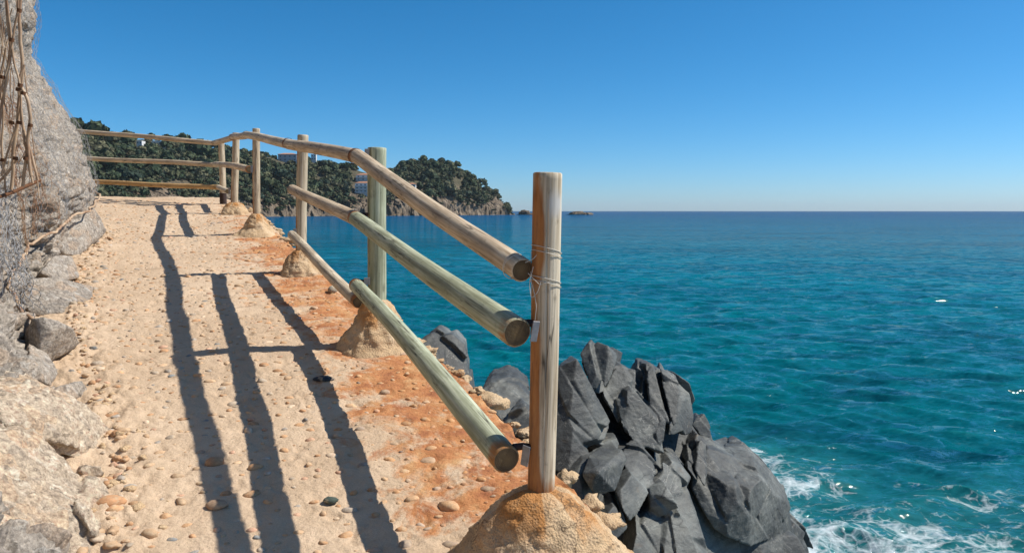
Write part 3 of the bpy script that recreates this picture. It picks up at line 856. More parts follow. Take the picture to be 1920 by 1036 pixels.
# loose stones lying on the path
def loose(px, py, s, col, seed, label, squash=(1.3, 0.9, 0.55)):
    d = gd(py); p = W(px, py, d)
    v = v3 * np.array(squash) * s
    v = v * (1 + 0.5 * facet(v3, 1.0, seed, 0.3, 0.5, 0.05) + 0.05 * fbm(v3 * 2, 2, seed))[:, None]
    o = mesh_obj('stone', v, f3, M['pebble'], cols={'tone': np.tile(np.array(col), (len(v), 1))})
    o.location = (p[0], d, gz(d) + s * squash[2] * 0.6)
    return tag(o, label, 'stone')
loose(606, 713, 0.042, (0.035, 0.045, 0.06), 3, 'dark blue slate stone in the right rail shadow', (1.5, 0.9, 0.4))
loose(620, 940, 0.024, (0.075, 0.095, 0.08), 4, 'small dark green stone between two rail shadows')
loose(624, 547, 0.042, (0.33, 0.29, 0.23), 5, 'round grey brown stone on the rusty strip by the second footing', (1, 1, .8))
loose(206, 948, 0.046, (0.50, 0.27, 0.14), 6, 'large orange stone near the bottom left rock', (1.35, 0.9, 0.6))
loose(407, 951, 0.034, (0.36, 0.24, 0.16), 8, 'round brown cobble in the leftmost rail shadow', (1.2, 1.0, 0.6))

# ------------------------------------------------------------------ the wooden railing
base1 = W(1011, 932, 2.54); base1[2] = gz(2.54)
railing = empty('wooden_railing', tuple(base1))
tag(railing, 'weathered round wood railing along the outer edge of the path on concrete footings', 'railing')
def log(name, A, B, rA, rB, mat, seed, bend=0.0, rust=None, pale=None, chamfer=0.004, seg=36, groove=False):
    A = np.array(A, float); B = np.array(B, float); L = np.linalg.norm(B - A)
    n = max(6, int(L / 0.022))
    z = np.linspace(0, L, n); z = np.concatenate([[0], [chamfer], z[1:-1], [L - chamfer], [L]])
    a = np.arange(seg) * 2 * math.pi / seg
    r = rA + (rB - rA) * z / L
    r[0] -= chamfer; r[-1] -= chamfer
    Z, An = np.meshgrid(z, a, indexing='ij')
    q = np.stack([np.cos(An) * 1.3, np.sin(An) * 1.3, Z * 1.5], 2).reshape(-1, 3) + seed * 7.7
    k = (1 + 0.035 * fbm(q, 3, seed) + 0.010 * vnoise(q * np.array([9, 9, 1.5]), seed + 3)).reshape(Z.shape)
    bx = bend * np.sin(math.pi * Z / L) + 0.006 * np.sin(Z * 2.3 + seed)
    if groove: k = k * (1 - 0.16 * gauss(An, R(272) + 0.10 * np.sin(Z * 3.0), 0.045) * sm(0.02, 0.25, L - Z))
    X = r[:, None] * k * np.cos(An) + bx; Y = r[:, None] * k * np.sin(An) + 0.005 * np.sin(Z * 1.7 + 2 * seed)
    V = np.stack([X, Y, Z], 2).reshape(-1, 3)
    nn = len(z)
    i = np.arange((nn - 1) * seg); ro, co = i // seg, i % seg
    q4 = np.stack([ro * seg + co, ro * seg + (co + 1) % seg, (ro + 1) * seg + (co + 1) % seg, (ro + 1) * seg + co], 1)
    c0 = V[:seg].mean(0); c1 = V[-seg:].mean(0)
    V = np.concatenate([V, [c0, c1]])
    k0 = nn * seg
    s_ = np.arange(seg)
    t3 = np.concatenate([np.stack([np.full(seg, k0), (s_ + 1) % seg, s_], 1), np.stack([np.full(seg, k0 + 1), (nn - 1) * seg + s_, (nn - 1) * seg + (s_ + 1) % seg], 1)])
    zz = V[:, 2]; ang = np.arctan2(V[:, 1], V[:, 0])
    ra = np.zeros(len(V)) if rust is None else rust(V, zz, L, ang)
    pl = np.zeros(len(V)) if pale is None else pale(V, zz, L, ang)
    o = mesh_obj(name, V, [t3, q4], [M[mat], M['end']], True, {'rust': ra, 'pale': pl}, np.concatenate([np.ones(len(t3)), np.zeros(len(q4))]), railing)
    e = o.data
    dv = Vector(B - A)
    qt = Vector((0, 0, 1)).rotation_difference(dv)
    o.rotation_mode = 'QUATERNION'; o.rotation_quaternion = qt
    o.location = Vector(A) - railing.location
    # sharp cut ends
    fl = np.zeros(len(e.polygons), bool); fl[len(t3):] = True
    e.polygons.foreach_set('use_smooth', fl)
    return o
post_objs = []
for k, (tp, bt, d, r, fr, fh, mt) in enumerate(POSTS):
    T = W(*tp, d); B = W(*bt, d)
    B = B + (B - T) / np.linalg.norm(B - T) * 0.14
    if k == 0:
        # post axis points up: V.x<0 is its left side, where rusty water has run from the brackets
        def rf(V, z, L, a):
            left = sm(0.25, -0.75, V[:, 0] / 0.05)
            low = sm(0.24, 0.0, z - 0.10) * 0.9
            st = 0.95 * gauss(z, L * 0.32, 0.30) + 0.9 * gauss(z, L * 0.83, 0.13) + 0.45
            return np.clip(left * st + low, 0, 1)
        def pf(V, z, L, a): return sm(0.055, 0.02, np.hypot(z - (L - 0.105), (V[:, 0] - 0.022) * 1.6)) * (V[:, 1] < 0)
    else:
        def rf(V, z, L, a): return np.clip(0.75 * sm(-0.2, -0.9, V[:, 0] / r) * (0.35 + 0.65 * sm(0.2, 0.8, fbm(np.stack([z * 3, z * 0, z * 0], 1) + k * 9, 2, 5) + 0.5)) + 0.8 * sm(0.22, 0.10, z), 0, 1)
        pf = None
    o = log('post', B, T, r * (0.94 if k == 0 else 1.02), r, mt, k + 1, 0, rf, pf, seg=120 if k == 0 else 36, groove=(k == 0))
    post_objs.append(o)
    if fr > 0:
        g0 = W(bt[0], bt[1], d); g0[2] = gz(d)
        na, nz = 96, 46
        tt = np.linspace(0, 1, nz); aa = np.arange(na) * 2 * math.pi / na
        if k == 0: prof_t, prof_r = [0, .12, .3, .5, .7, .86, .95, 1], [1.05, .86, .68, .55, .43, .32, .24, .15]
        elif k == 1: prof_t, prof_r = [0, .2, .5, .8, .95, 1], [1.12, .93, .68, .46, .34, .24]
        elif k == 2: prof_t, prof_r = [0, .2, .5, .8, .95, 1], [1.0, .93, .76, .52, .36, .22]
        elif k == 3: prof_t, prof_r = [0, .15, .4, .7, .93, 1], [1.1, .88, .55, .36, .24, .16]
        else: prof_t, prof_r = [0, .3, .6, .85, 1], [1.0, .93, .74, .5, .22]
        Tt, Aa = np.meshgrid(tt, aa, indexing='ij')
        rr = np.interp(Tt, prof_t, prof_r) * fr * (1 + 0.13 * (1 - Tt) * fbm(np.stack([np.cos(Aa) * 2.2, np.sin(Aa) * 2.2, Tt * 0.8 + k], 2).reshape(-1, 3), 3, 61).reshape(Aa.shape))
        zz = -0.05 + (fh + 0.05) * Tt
        V = np.stack([rr * np.cos(Aa), rr * np.sin(Aa), zz], 2).reshape(-1, 3)
        nrm = np.stack([np.cos(Aa), np.sin(Aa), 0.4 + 0 * Aa], 2).reshape(-1, 3)
        V = V + nrm * (0.06 * fbm(V * 4 + k * 5, 4, 60 + k) * (1 - 0.75 * Tt.ravel() ** 2) + 0.016 * fbm(V * 22, 5, 65 + k, 0.65) + 0.004 * fbm(V * 90, 2, 66))[:, None]
        ii = np.arange((nz - 1) * na); ro, co = ii // na, ii % na
        q4 = np.stack([ro * na + co, ro * na + (co + 1) % na, (ro + 1) * na + (co + 1) % na, (ro + 1) * na + co], 1)
        V = np.concatenate([V, [[0, 0, fh]]])
        s_ = np.arange(na)
        t3 = np.stack([(nz - 1) * na + s_, (nz - 1) * na + (s_ + 1) % na, np.full(na, nz * na)], 1)
        ang = np.arctan2(V[:, 1], V[:, 0])
        rr_ = np.clip(0.25 + 0.5 * sm(0.1, 1.0, V[:, 2] / fh) * (0.4 + 0.6 * (vnoise(np.stack([np.cos(ang) * 2.2, np.sin(ang) * 2.2, 0 * ang + k], 1), 8) > 0.0)), 0, 1)
        fo = mesh_obj('footing', V, [t3, q4], M['concrete'], True, {'rust': rr_}, parent=railing)
        fo.location = Vector(g0) - railing.location
    else:
        a = Acc()
        p0, p1 = W(*bt, d), W(bt[0] - 1, 362, d)
        a.add(*tube_arrays([p0 - np.array([0, 0, .1]), p1], r * 1.12, 24))
        so_ = a.build('iron_sleeve', M['darkiron'], railing)
        so_.location = -railing.location
def jr(u):   # rust at both ends of a rail
    def f(V, z, L, a): return np.clip(0.95 * sm(0.10, 0.02, z) * u[0] + 0.95 * sm(0.12, 0.02, L - z) * u[1], 0, 1)
    return f
RAILS = [ # start, end, radii, wood, bend, rust at the ends
    ((668, 293, 5.0), (976, 507, 2.52), .049, .042, 'wood_tan', 0.0, (.5, .35)),
    ((540, 269, 7.4), (669, 293, 5.0), .051, .048, 'wood_tan', 0.0, (.4, 1)),
    ((461, 253, 9.8), (541, 269, 7.4), .047, .049, 'wood_pale', 0.0, (.4, 1)),
    ((435, 257, 11.8), (462, 253, 9.8), .045, .048, 'wood_tan', 0.0, (.6, 1)),
    ((402, 268, 13.0), (437, 257, 11.8), .045, .046, 'wood_tan', 0.0, (.6, .9)),
    ((120, 243.5, 14.4), (406, 268, 13.0), .041, .041, 'wood_tan', 0.0, (.2, .6)),
    ((663, 409, 5.0), (967, 623, 2.47), .049, .051, 'wood_green', 0.01, (1, .6)),
    ((547, 354, 7.4), (665, 410, 5.0), .048, .049, 'wood_tan', 0.0, (.3, .5)),
    ((424, 308.5, 11.8), (467, 317, 9.75), .045, .046, 'wood_tan', 0.0, (.2, .9)),
    ((403, 308.5, 13.0), (426, 308.5, 11.8), .043, .044, 'wood_pale', 0.0, (.2, .3)),
    ((120, 294.5, 14.4), (408, 309, 13.0), .041, .041, 'wood_tan', 0.0, (.2, .4)),
    ((668, 533, 5.0), (951, 860, 2.48), .047, .049, 'wood_green', 0.012, (.8, .7)),
    ((546, 440, 7.4), (672, 565, 4.98), .042, .044, 'wood_pale', 0.0, (.2, .9)),
    ((409, 350.5, 13.0), (428, 358, 12.0), .042, .042, 'wood_pale', 0.0, (.2, .3)),
    ((120, 338.5, 14.4), (411, 351.5, 13.0), .042, .042, 'wood_gold', 0.0, (.3, .3)),
]
for k, (a, b, ra, rb, mt, bd, u) in enumerate(RAILS):
    log('rail', W(*a), W(*b), ra, rb, mt, 20 + k, bd, jr(u), None, 0.006)
# thin dark rings standing for rust stains at the rail joints
def ring(name, c, axis, r, w, t, mat):
    c = np.array(c); axis = np.array(axis) / np.linalg.norm(axis)
    ref = np.array([0, 0, 1.0]); b = np.cross(axis, ref); b /= np.linalg.norm(b); e = np.cross(axis, b)
    n = 40; A = np.arange(n) * 2 * math.pi / n
    prof = [(-w, 0), (-w, t), (w, t), (w, 0)]
    V = np.concatenate([c + axis * x + (r + y) * (np.cos(A)[:, None] * b + np.sin(A)[:, None] * e) for x, y in prof])
    V += axis * (0.006 * vnoise(V * 40, 3))[:, None]
    f = []
    for s_ in range(3):
        i = np.arange(n); f.append(np.stack([s_ * n + i, s_ * n + (i + 1) % n, (s_ + 1) * n + (i + 1) % n, (s_ + 1) * n + i], 1))
    o = mesh_obj(name, V, np.concatenate(f), mat, False, parent=railing)
    o.location = -railing.location
    return o
for (p, q_, r) in [((668, 293, 5.0), (541, 269, 7.4), .0505), ((541, 269, 7.4), (462, 253, 9.8), .0515), ((462, 253, 9.8), (437, 257, 11.8), .049), ((436, 257, 11.8), (404, 268, 13), .0475)]:
    A, B = W(*p), W(*q_); ax = (B - A) / np.linalg.norm(B - A)
    ring('dark_rust', A + ax * 0.012, ax, r, 0.011, 0.0025, M['dark_rust'])
# folded zinc plates between rail ends and posts
def plate(px, py, d, w, h_, t, rz, tilt=0.0):
    p = W(px, py, d)
    bm = bmesh.new(); bmesh.ops.create_cube(bm, size=1.0)
    bmesh.ops.scale(bm, vec=(w, t, h_), verts=bm.verts)
    bmesh.ops.bevel(bm, geom=list(bm.edges), offset=0.0012, segments=1, affect='EDGES')
    me = bpy.data.meshes.new('bracket'); bm.to_mesh(me); bm.free(); me.materials.append(M['zinc'])
    o = bpy.data.objects.new('bracket', me); COL.objects.link(o); o.parent = railing
    o.location = Vector(p) - railing.location; o.rotation_euler = (0.12, tilt, rz)
    return o
def bracket(rail_end, post_pt, d, s=1.0):
    """an arm from the rail end to the post with a bent plate on it"""
    a = W(*rail_end, d); b = W(*post_pt, d + 0.02)
    ac = Acc()
    for dz in (0,):
        ac.add(*tube_arrays([a, (a + b) / 2 + np.array([0, 0.0, 0.004]), b], 0.013 * s, 8))
    o = ac.build('bracket_arm', M['darkiron'], railing); o.location = -railing.location
bracket((975, 607), (1006, 607), 2.50); plate(1003, 621, 2.455, 0.026, 0.07, 0.004, 0.5, 0.12)
bracket((962, 838), (996, 838), 2.51); plate(985, 854, 2.46, 0.028, 0.075, 0.004, -0.5, 0.2)
bracket((674, 527), (694, 530), 5.0); plate(688, 527, 4.96, 0.04, 0.05, 0.004, 0.3)
bracket((672, 404), (694, 402), 5.0); plate(688, 286, 4.99, 0.03, 0.05, 0.004, 0.3)
plate(472, 317, 9.75, 0.03, 0.09, 0.004, 0.3); plate(430, 357, 11.95, 0.03, 0.1, 0.004, 0.3); plate(553, 434, 7.38, 0.03, 0.06, 0.004, 0.2)

# pale wire wound round the nearest post
def wind():
    a = Acc()
    c0 = W(1029, 324, 2.54); c1 = W(1011, 932, 2.54)
    def ax(py):
        t = (py - 324) / 608.0; return c0 + (c1 - c0) * t
    def loop(y0, y1, turns, ph, r=0.0520, s=0.0):
        n = int(48 * turns)
        t = np.linspace(0, 1, n)
        pts = np.array([ax(y0 + (y1 - y0) * k + 7 * math.sin(2 * math.pi * k * turns + ph + 1.0)) for k in t])
        an = ph + t * 2 * math.pi * turns
        pts[:, 0] += np.cos(an) * (r + 0.002 * np.sin(t * 9)); pts[:, 1] += np.sin(an) * (r + 0.002 * np.cos(t * 7))
        a.add(*tube_arrays(pts, 0.0013, 5))
    loop(460, 474, 1.6, 2.6); loop(516, 528, 1.6, 3.0)
    # round the rail end and dangling down
    A, B = W(976, 507, 2.52), W(668, 293, 5.0); u = (B - A) / np.linalg.norm(B - A)
    b = np.cross(u, [0, 0, 1.0]); b /= np.linalg.norm(b); e = np.cross(u, b)
    for off, ph in ((0.045, 0.2), (0.06, 1.4)):
        t = np.linspace(0, 2 * math.pi, 50)
        pts = A + u * off + 0.0455 * (np.cos(t)[:, None] * b + np.sin(t)[:, None] * e) + u * (0.012 * np.sin(t + ph))[:, None]
        a.add(*tube_arrays(pts, 0.0013, 5))
    def free(pl, r=0.0012):
        p = np.array([W(*x) for x in pl]); t = np.linspace(0, len(p) - 1, len(p) * 8); k = np.arange(len(p))
        q = np.stack([np.interp(t, k, p[:, i]) for i in range(3)], 1)
        for _ in range(6): q[1:-1] = 0.25 * q[:-2] + 0.5 * q[1:-1] + 0.25 * q[2:]
        a.add(*tube_arrays(q, r, 5))
    free([(985, 492, 2.49), (999, 486, 2.485), (1006, 478, 2.484)]); free([(990, 512, 2.49), (1000, 522, 2.482), (1012, 534, 2.485), (1030, 528, 2.485)])
    free([(994, 520, 2.486), (1002, 550, 2.48), (1006, 575, 2.482), (1003, 600, 2.483)])
    free([(1000, 500, 2.482), (992, 530, 2.48), (996, 560, 2.478), (1008, 548, 2.48), (1014, 528, 2.484)])
    a.add(*tube_arrays([ax(467) + [-.052, -.004, 0], ax(490) + [-.0525, -.003, 0], ax(524) + [-.052, -.004, 0]], 0.0012, 5))
    o = a.build('tied_wire', M['twine'])
    return tag(o, 'thin pale wire wound around the nearest post and the end of its top rail', 'wire')
wind()

# ------------------------------------------------------------------ netting on the rock wall
def netting(name, d0, d1, h0f, h1, cw, ch, off, fold, wire, mat, seed, label):
    a = Acc()
    nu = int((d1 - d0) / cw); nv = int((h1 - 0.2) / ch)
    ed = []
    idx = {}
    P = []
    def vid(i, j, k):
        key = (i, j, k)
        if key not in idx:
            # hexagonal cells: two vertices per cell row
            u = i * cw + (cw / 2 if (j % 2) else 0); w = j * ch * 1.0 + (ch * 0.38 if k else 0)
            idx[key] = len(P); P.append((d0 + u, w))
        return idx[key]
    for j in range(nv):
        for i in range(nu):
            b, t = vid(i, j, 0), vid(i, j, 1)
            ed.append((b, t))
            if j + 1 < nv:
                if j % 2 == 0:
                    ed.append((t, vid(i, j + 1, 0)))
                    if i > 0: ed.append((t, vid(i - 1, j + 1, 0)))
                else:
                    ed.append((t, vid(i, j + 1, 0)))
                    if i + 1 < nu: ed.append((t, vid(i + 1, j + 1, 0)))
    P = np.array(P)
    q = np.stack([P[:, 0], P[:, 1], 0 * P[:, 0]], 1)
    dd = P[:, 0] + 0.45 * cw * vnoise(q * 9 + seed, 1) + fold * 0.7 * fbm(q * 3 + seed, 3, 2)
    hh = h0f(P[:, 0]) + P[:, 1] + 0.45 * ch * vnoise(q * 9 + seed, 3) + fold * 0.5 * fbm(q * 2.5 + seed, 3, 4)
    S = wall_point(dd, hh)
    S += np.array([0.9, 0.25, 0.25]) * (off + fold * (0.55 + fbm(q * np.array([4, 2, 1]) + seed, 3, 5)) + 0.012 * vnoise(q * 14, 6))[:, None]
    keep = hh < h1
    for x, y in ed:
        if keep[x] and keep[y]:
            m_ = (S[x] + S[y]) / 2 + 0.012 * (rng.random(3) - 0.5)
            a.add(*tube_arrays([S[x], m_, S[y]], wire, 3))
    o = a.build(name, mat)
    return tag(o, label, 'netting')
def h_low(d): return np.interp(d, [4.4, 5.0, 5.8, 6.6, 7.6, 8.6, 9.4, 10], [0.22, 0.32, 0.40, 0.45, 0.45, 0.42, 0.50, 0.6])
netting('wire_netting', 5.0, 9.9, h_low, 3.9, 0.085, 0.075, 0.035, 0.03, 0.0015, M['net'], 3, 'grey hexagonal wire netting draped over the rock wall')
netting('wire_netting', 4.55, 5.6, lambda d: 0.30 + 0 * d, 1.05, 0.05, 0.045, 0.10, 0.15, 0.0024, M['net'], 8, 'crumpled bunch of silvery wire netting low at the left edge')
netting('wire_netting', 5.7, 7.0, lambda d: 0.50 + 0 * d, 1.9, 0.075, 0.065, 0.11, 0.11, 0.0022, M['netrust'], 15, 'rust brown wire netting hanging behind the crumpled silvery bunch')
def curve_tube(name, pl, r, mat, label, cat, seg=8, smooth_n=6, wob=0.0):
    p = np.array(pl, float); t = np.linspace(0, len(p) - 1, len(p) * 10); k = np.arange(len(p))
    q = np.stack([np.interp(t, k, p[:, i]) for i in range(3)], 1)
    for _ in range(smooth_n): q[1:-1] = 0.25 * q[:-2] + 0.5 * q[1:-1] + 0.25 * q[2:]
    q += wob * np.stack([fbm(q * 6, 2, 1), fbm(q * 6, 2, 2), fbm(q * 6, 2, 3)], 1)
    a = Acc(); a.add(*tube_arrays(q, r, seg)); o = a.build(name, mat)
    return tag(o, label, cat)
dd = np.linspace(4.5, 9.9, 30)
cp = wall_point(dd, h_low(dd) + 0.02) + np.array([0.11, 0, 0.0])
curve_tube('edge_cable', cp, 0.012, M['cable'], 'rusty cable along the lower edge of the wire netting', 'cable', wob=0.03)
# heavy cable net hanging at the left
def cable_net():
    root = empty('cable_net', tuple(W(30, 370, 5.0)))
    tag(root, 'brown rusted cable net hanging in diamonds at the left edge', 'cable net')
    strands = [
        [(0, 180), (8, 150), (20, 90), (36, 10), (38, -40)], [(-8, 260), (4, 190), (22, 80), (10, -30)],
        [(20, 355), (24, 290), (34, 200), (42, 120), (36, 40), (40, -40)], [(62, 345), (44, 260), (38, 165), (24, 80), (12, 0), (8, -40)],
        [(72, 340), (60, 300), (40, 230), (36, 160), (44, 120)], [(58, 330), (52, 270), (60, 220), (56, 190), (42, 165)],
        [(0, 330), (12, 290), (30, 240), (36, 180)], [(30, 300), (6, 330), (-10, 350)], [(42, 350), (48, 310), (56, 235)], [(10, 370), (2, 290), (4, 200), (0, 140), (10, 90)],
    ]
    for k, s_ in enumerate(strands):
        p = np.array([W(x, y, 5.05 + 0.05 * ((k * 37) % 5) / 5 - 0.00035 * (370 - y)) for x, y in s_])
        t = np.linspace(0, len(p) - 1, len(p) * 9); kk = np.arange(len(p))
        q = np.stack([np.interp(t, kk, p[:, i]) for i in range(3)], 1)
        for _ in range(8): q[1:-1] = 0.25 * q[:-2] + 0.5 * q[1:-1] + 0.25 * q[2:]
        q += 0.012 * np.stack([fbm(q * 5 + k, 2, 1), fbm(q * 5 + k, 2, 2), fbm(q * 5, 2, 3)], 1)
        a = Acc(); a.add(*tube_arrays(q, 0.0065 + 0.002 * (k % 3), 8))
        o = a.build('strand', M['cable'], root); o.location = -root.location
    r_ = np.random.default_rng(44)
    for k in range(16):
        x0 = r_.uniform(-25, 62); y0 = r_.uniform(-60, 160); y1 = y0 + r_.uniform(120, 330); y1 = min(y1, 372)
        n = 7; xs = x0 + np.cumsum(r_.normal(0.6, 7, n)); ys = np.linspace(y0, y1, n)
        q = np.array([W(min(x, 30 + 0.12 * y), y, 5.12 + 0.04 * r_.random() - 0.00035 * (370 - y)) for x, y in zip(xs, ys)])
        t = np.linspace(0, n - 1, n * 8); kk = np.arange(n); q = np.stack([np.interp(t, kk, q[:, i]) for i in range(3)], 1)
        for _ in range(6): q[1:-1] = 0.25 * q[:-2] + 0.5 * q[1:-1] + 0.25 * q[2:]
        a = Acc(); a.add(*tube_arrays(q, r_.uniform(0.002, 0.0042), 6))
        o = a.build('twig', M['cable'] if k % 3 else M['netrust'], root); o.location = -root.location
    for x, y in [(36, 20), (22, 75), (38, 160), (34, 168), (5, 145), (36, 230), (57, 235), (22, 230), (29, 297), (48, 297), (5, 300), (44, 175)]:
        c = W(x, y, 5.04 - 0.00035 * (370 - y))
        a = Acc(); a.add(*tube_arrays([c - [0.002, 0, .011], c + [0.002, 0, .011]], 0.0145, 10))
        o = a.build('clip', M['dark_rust'], root); o.location = -root.location
cable_net()
curve_tube('rusty_rod', [W(-20, 375, 4.9), W(20, 362, 5.1), W(74, 338, 5.4)], 0.012, M['dark_rust'], 'straight rusty iron rod across the foot of the cable net', 'rod', smooth_n=1)

# ------------------------------------------------------------------ the sea
def wave_field(X, Y, cellsize, seed=5):
    r_ = np.random.default_rng(seed)
    Z = np.zeros_like(X); DX = np.zeros_like(X); DY = np.zeros_like(X)
    for k in range(46):
        lam = 0.15 * (2.3 / 0.15) ** (k / 45.0)
        th = R(252) + r_.normal(0, 0.48)
        kx, ky = math.cos(th) * 2 * math.pi / lam, math.sin(th) * 2 * math.pi / lam
        amp = 0.0138 * lam ** 0.80 * r_.uniform(0.5, 1.2)
        ph = r_.uniform(0, 6.28)
        fade = np.clip((lam / cellsize - 2.5) / 3.0, 0, 1)
        a = kx * X + ky * Y + ph + 0.8 * np.sin(0.13 * X * math.cos(k) + 0.11 * Y * math.sin(k * 1.7) + k)
        s_, c_ = np.sin(a), np.cos(a)
        Z += amp * fade * c_
        DX -= amp * fade * 0.9 * math.cos(th) * s_
        DY -= amp * fade * 0.9 * math.sin(th) * s_
    return Z, DX, DY
def sea():
    rr = [3.0]
    while rr[-1] < 9000:
        rr.append(rr[-1] * (1.0062 if rr[-1] < 400 else 1.02))
    rr = np.array(rr); aa = np.radians(np.concatenate([np.linspace(-95, -40, 60)[:-1], np.linspace(-40, 42, 760), np.linspace(42, 130, 140)[1:]]))
    Rg, Ag = np.meshgrid(rr, aa, indexing='ij')
    X = Rg * np.sin(Ag); Y = Rg * np.cos(Ag)
    cs = np.maximum(np.gradient(rr)[:, None], Rg * np.gradient(aa)[None])
    Z, DX, DY = wave_field(X, Y, cs)
    V = np.stack([X + DX, Y + DY, Z], 2).reshape(-1, 3)
    # where the swell breaks: round the rocks and in the wash in front of them
    x, y = V[:, 0], V[:, 1]
    fo = np.zeros(len(x))
    for cx, cy, sx, sy, w in ((4.5, 10.4, 1.1, 2.8, 1.06), (6.2, 10.5, 2.8, 2.2, 0.97), (4.9, 13.8, 1.9, 2.6, 0.86), (3.2, 10.2, 0.8, 1.3, 0.9), (2.6, 16.5, 3.0, 1.5, 0.55), (-0.2, 11.6, 1.2, 1.0, 0.8), (8.5, 12.0, 3.0, 2.2, 0.55)):
        fo = np.maximum(fo, w * np.exp(-((x - cx) / sx) ** 2 - ((y - cy) / sy) ** 2))
    o = mesh_obj('sea', V, grid_faces(len(rr), len(aa))[:, ::-1], mat_sea(), True, {'foam': fo, 'crest': Z.ravel()})
    return tag(o, 'rippled turquoise sea reaching the horizon', kind='structure')
def mat_sea():
    m = Mat('sea_water', 0.06, 0.2)
    m.b.inputs['IOR'].default_value = 1.333
    p = m.pos(scale=(1, 1, 0))
    # water colour changes with distance from the viewpoint, with darker patches laid over it
    z = m.n('ShaderNodeSeparateXYZ'); m.l(p, z.inputs[0])
    dist = m.n('ShaderNodeVectorMath', operation='LENGTH'); m.l(p, dist.inputs[0])
    col = m.ramp(m.math('POWER', m.math('DIVIDE', dist.outputs['Value'], 1200.0), 0.4), [(0.14, (0.001, 0.064, 0.080)), (0.21, (0.001, 0.122, 0.150)), (0.30, (0.001, 0.148, 0.195)), (0.48, (0.001, 0.122, 0.208)), (0.75, (0.001, 0.082, 0.205)), (1.0, (0.001, 0.062, 0.20))])
    pt = m.noise(m.pos(scale=(0.35, 1, 0), rot=(0, 0, 0.3)), 0.06, 5, 0.6)
    col = m.mix(m.ramp(pt, [(0.45, 0), (0.62, 0.6)]), col, (0.002, 0.060, 0.10))
    col = m.mix(m.ramp(m.noise(m.pos(scale=(0.4, 1, 0), rot=(0, 0, 0.3)), 0.6, 5, 0.6), [(0.45, 0), (0.62, 0.65)]), col, (0.002, 0.045, 0.070))
    col = m.mix(m.math('MULTIPLY', m.ramp(m.attr('crest'), [(0.02, 0), (0.14, 1)]), 0.4), col, (0.006, 0.19, 0.19))
    # foam: torn lace
    fo = m.attr('foam')
    wp = m.mix(0.22, p, m.noise(p, 1.3, 5, 0.65, out='Color'), 'ADD')
    lace = m.voro(m.coord(src=wp, scale=(1, 1, 1)), 2.3, 'DISTANCE_TO_EDGE')
    lace2 = m.voro(m.coord(src=wp, scale=(1, 1, 1), loc=(3, 7, 0)), 6.5, 'DISTANCE_TO_EDGE')
    la = m.math('MAXIMUM', m.ramp(lace, [(0.0, 1), (0.16, 0)]), m.math('MULTIPLY', m.ramp(lace2, [(0.0, 1), (0.2, 0)]), 0.8))
    tn = m.noise(m.pos(scale=(0.75, 1.15, 0), rot=(0, 0, 0.3)), 1.7, 9, 0.68, 1.1)
    fm = m.math('ADD', m.math('MULTIPLY', la, 0.30), m.math('ADD', m.math('MULTIPLY', tn, 1.9), m.math('SUBTRACT', m.math('MULTIPLY', fo, 0.75), 1.62)))
    fm = m.math('MULTIPLY', m.ramp(fm, [(0.0, 0), (0.25, 0.45), (0.55, 0.9)]), m.ramp(fo, [(0.03, 0), (0.15, 1)]))
    col = m.mix(m.math('MULTIPLY', m.ramp(fo, [(0.1, 0), (0.9, 0.55)]), 1.0), col, (0.03, 0.21, 0.21))
    col = m.mix(m.math('MULTIPLY', fm, 0.92), col, (0.74, 0.78, 0.79))
    # small ripples: slopes added to the normal, the same at any distance
    def slopes(sc, kx, ky, rot, detail=6, rough=0.62):
        c = m.noise(m.pos(scale=(0.45, 1, 0), rot=(0, 0, rot)), sc, detail, rough, 0.4, out='Color')
        v = m.n('ShaderNodeVectorMath', operation='SUBTRACT'); m.l(c, v.inputs[0]); v.inputs[1].default_value = (0.5, 0.5, 0.5)
        w = m.n('ShaderNodeVectorMath', operation='MULTIPLY'); m.l(v.outputs[0], w.inputs[0]); w.inputs[1].default_value = (kx, ky, 0)
        return w.outputs[0]
    ad = m.n('ShaderNodeVectorMath', operation='ADD'); m.l(slopes(2.3, 1.2, 2.7, 0.3), ad.inputs[0]); m.l(slopes(12.0, 1.2, 1.5, 0.5, 5), ad.inputs[1])
    ad2 = m.n('ShaderNodeVectorMath', operation='ADD'); m.l(m.n('ShaderNodeNewGeometry').outputs['Normal'], ad2.inputs[0]); m.l(ad.outputs[0], ad2.inputs[1])
    nm = m.n('ShaderNodeVectorMath', operation='NORMALIZE'); m.l(ad2.outputs[0], nm.inputs[0]); n = nm.outputs[0]
    n = m.bump(fm, 0.4, 0.05, n)
    # body of the water below, broken mirror of the sky above it
    m.b.inputs['Specular IOR Level'].default_value = 0.0
    gl = m.n('ShaderNodeBsdfGlossy'); gl.inputs['Roughness'].default_value = 0.05
    m.l(n, gl.inputs['Normal'])
    fr = m.n('ShaderNodeFresnel'); fr.inputs['IOR'].default_value = 1.333; m.l(n, fr.inputs['Normal'])
    fac = m.math('MULTIPLY', m.math('MINIMUM', m.math('MULTIPLY', fr.outputs[0], 1.0), 0.34), m.math('SUBTRACT', 1.0, fm))
    mx = m.n('ShaderNodeMixShader'); m.l(fac, mx.inputs[0]); m.l(m.b.outputs[0], mx.inputs[1]); m.l(gl.outputs[0], mx.inputs[2])
    m.l(mx.outputs[0], m.nt.nodes['Material Output'].inputs['Surface'])
    return m.done(col, n, m.ramp(fm, [(0, 0.6), (1, 0.8)]))
sea()

